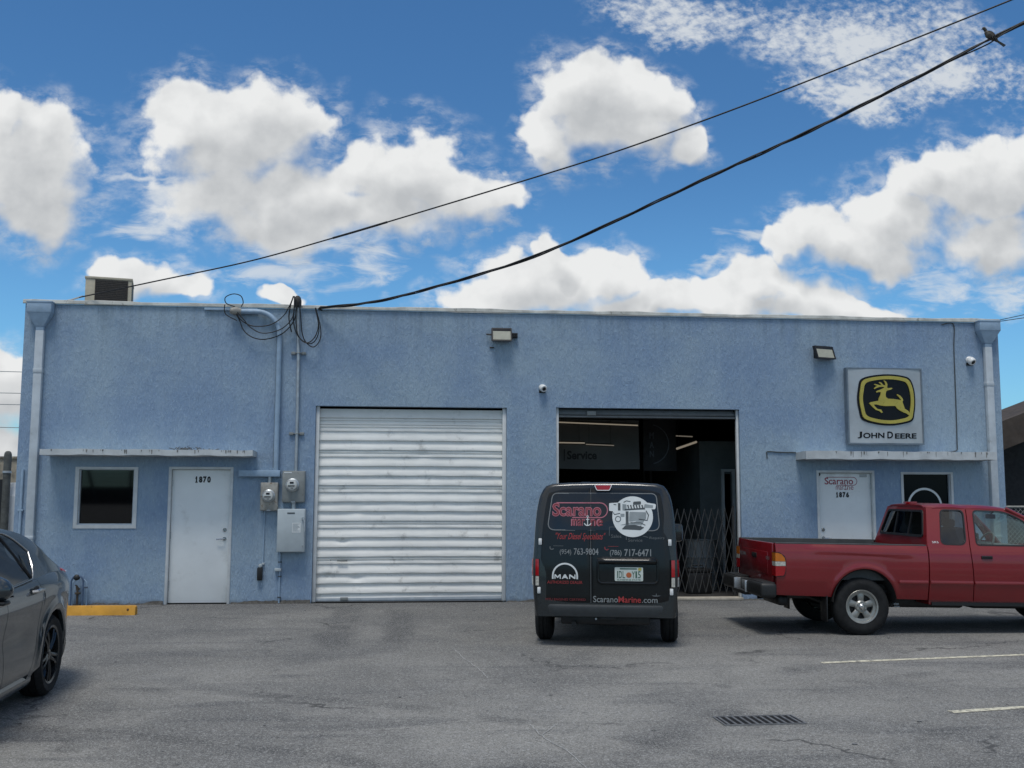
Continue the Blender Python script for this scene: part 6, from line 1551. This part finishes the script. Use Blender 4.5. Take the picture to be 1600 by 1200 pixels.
# right gap: brown roofed shed and chain link fence
t = thing('shed', 'dark open sided building with a brown sloping roof right of the blue building', 'building', (17.2, 6., 0))
b = MB(); b.prism([(-.6, 2.28), (9, 5.85), (18.6, 2.28), (18.6, 1.62), (9, 5.19), (-.6, 1.62)], lambda u, v, d: (u, d, v), 0, 2.0); part('roof', b, mat('brown_roofing', (.055, .042, .033), .85, var=.25, vscale=3), t, smooth=0)
b = MB(); b.box(-.2, 17.6, 13.6, 13.9, 0, 1.7); b.box(-.2, .1, 1.0, 13.6, 0, 1.7); b.box(17.3, 17.6, 1.0, 13.6, 0, 1.7); b.prism([(-.2, 0), (17.6, 0), (17.6, 2.0), (9, 5.15), (-.2, 1.75)], lambda u, v, d: (u, d, v), .9, 1.0); part('wall', b, M['interior'], t, smooth=0)
for x in (1.0, 6.8, 12.4):
    b = MB(); b.box(x, x+.2, .1, .3, 0, 1.75); part('post', b, M['engdark'], t, smooth=0)
t = thing('chain_link_fence', 'rusty chain link fence with a dark post right of the blue building', 'fence', (16.75, 1.6, 0))
b = MB(); b.tube([(0, 0, 0), (0, 0, 2.05)], .06, 10); b.lathe([(.065, 2.05), (.05, 2.10), (0, 2.12)], None, 10); part('post', b, M['metergrey'], t)
b = MB(); b.tube([(0, 0, 1.50), (8, .4, 1.50)], .022, 6); b.tube([(0, 0, .1), (8, .4, .1)], .015, 6); part('rail', b, M['metergrey'], t)
for k in range(1, 4):
    b = MB(); b.tube([(k*2.6, k*.13, 0), (k*2.6, k*.13, 1.6)], .035, 8); part('post', b, M['metergrey'], t)
b = MB()
for k in range(-18, 90):
    for sgn in (-1, 1):
        x0 = k*.09; x1 = x0+sgn*1.4; a, c = (x0, .1), (x1, 1.5)
        q0, q1 = 0., 1.
        if x0 < 0: q0 = (0-x0)/(x1-x0) if x1 > x0 else 2
        if x1 < 0: q1 = (0-x0)/(x1-x0) if x1 < x0 else -1
        if q1-q0 < .05: continue
        p_ = lambda q: (x0+(x1-x0)*q, .05*(x0+(x1-x0)*q), .1+1.4*q)
        b.tube([p_(q0), p_(q1)], .004, 3)
part('mesh', b, M['metergrey'], t, smooth=0)

# across the street, behind the viewpoint: what the dark window mirrors
t = thing('boundary_wall', 'dark low boundary wall far across the street mirrored in the square window', 'wall', (-110, -150, 0))
b = MB(); b.box(0, 200, -.4, 0, 0, 2.6); part('wall', b, mat('far_wall', (.06, .06, .06), .9), t, smooth=0)
b = MB(); b.box(-.1, 200.1, -.5, .1, 2.6, 2.75); part('coping', b, M['engdark'], t, smooth=0)
for x, y, tilt, lab in ((-37.5, -149, 0, 'upright dark utility pole mirrored in the square window'), (-42.5, -149, -16, 'leaning dark utility pole mirrored in the square window')):
    t = thing('utility_pole', lab, 'utility pole', (x, y, 0), (0, R(tilt), 0))
    b = MB(); b.tube([(0, 0, 0), (0, 0, 10.5)], [.26, .20], 10); part('pole', b, M['engdark'], t)
    b = MB(); b.box(-1.1, 1.1, -.05, .05, 9.6, 9.75); part('crossarm', b, M['engdark'], t)
for i, z in enumerate((3.5, 4.1, 4.7)):
    P = [(-100+14*k, -148, z+.012*(k-5)**2) for k in range(11)]
    wire('street_line', P, .05, ('lowest', 'middle', 'highest')[i]+' street wire mirrored in the square window', 'cable', 'engdark', 3, 'street wires mirrored in the window')
t = thing('utility_pole', 'wooden pole outside the right edge carrying the two overhead cables', 'utility pole', (21.0, -9.0, 0))
b = MB(); b.tube([(0, 0, 0), (0, 0, 11.2)], [.17, .12], 12); part('pole', b, M['metergrey'], t)
b = MB(); b.box(-1.0, 1.0, -.05, .05, 10.6, 10.72); part('crossarm', b, M['metergrey'], t)
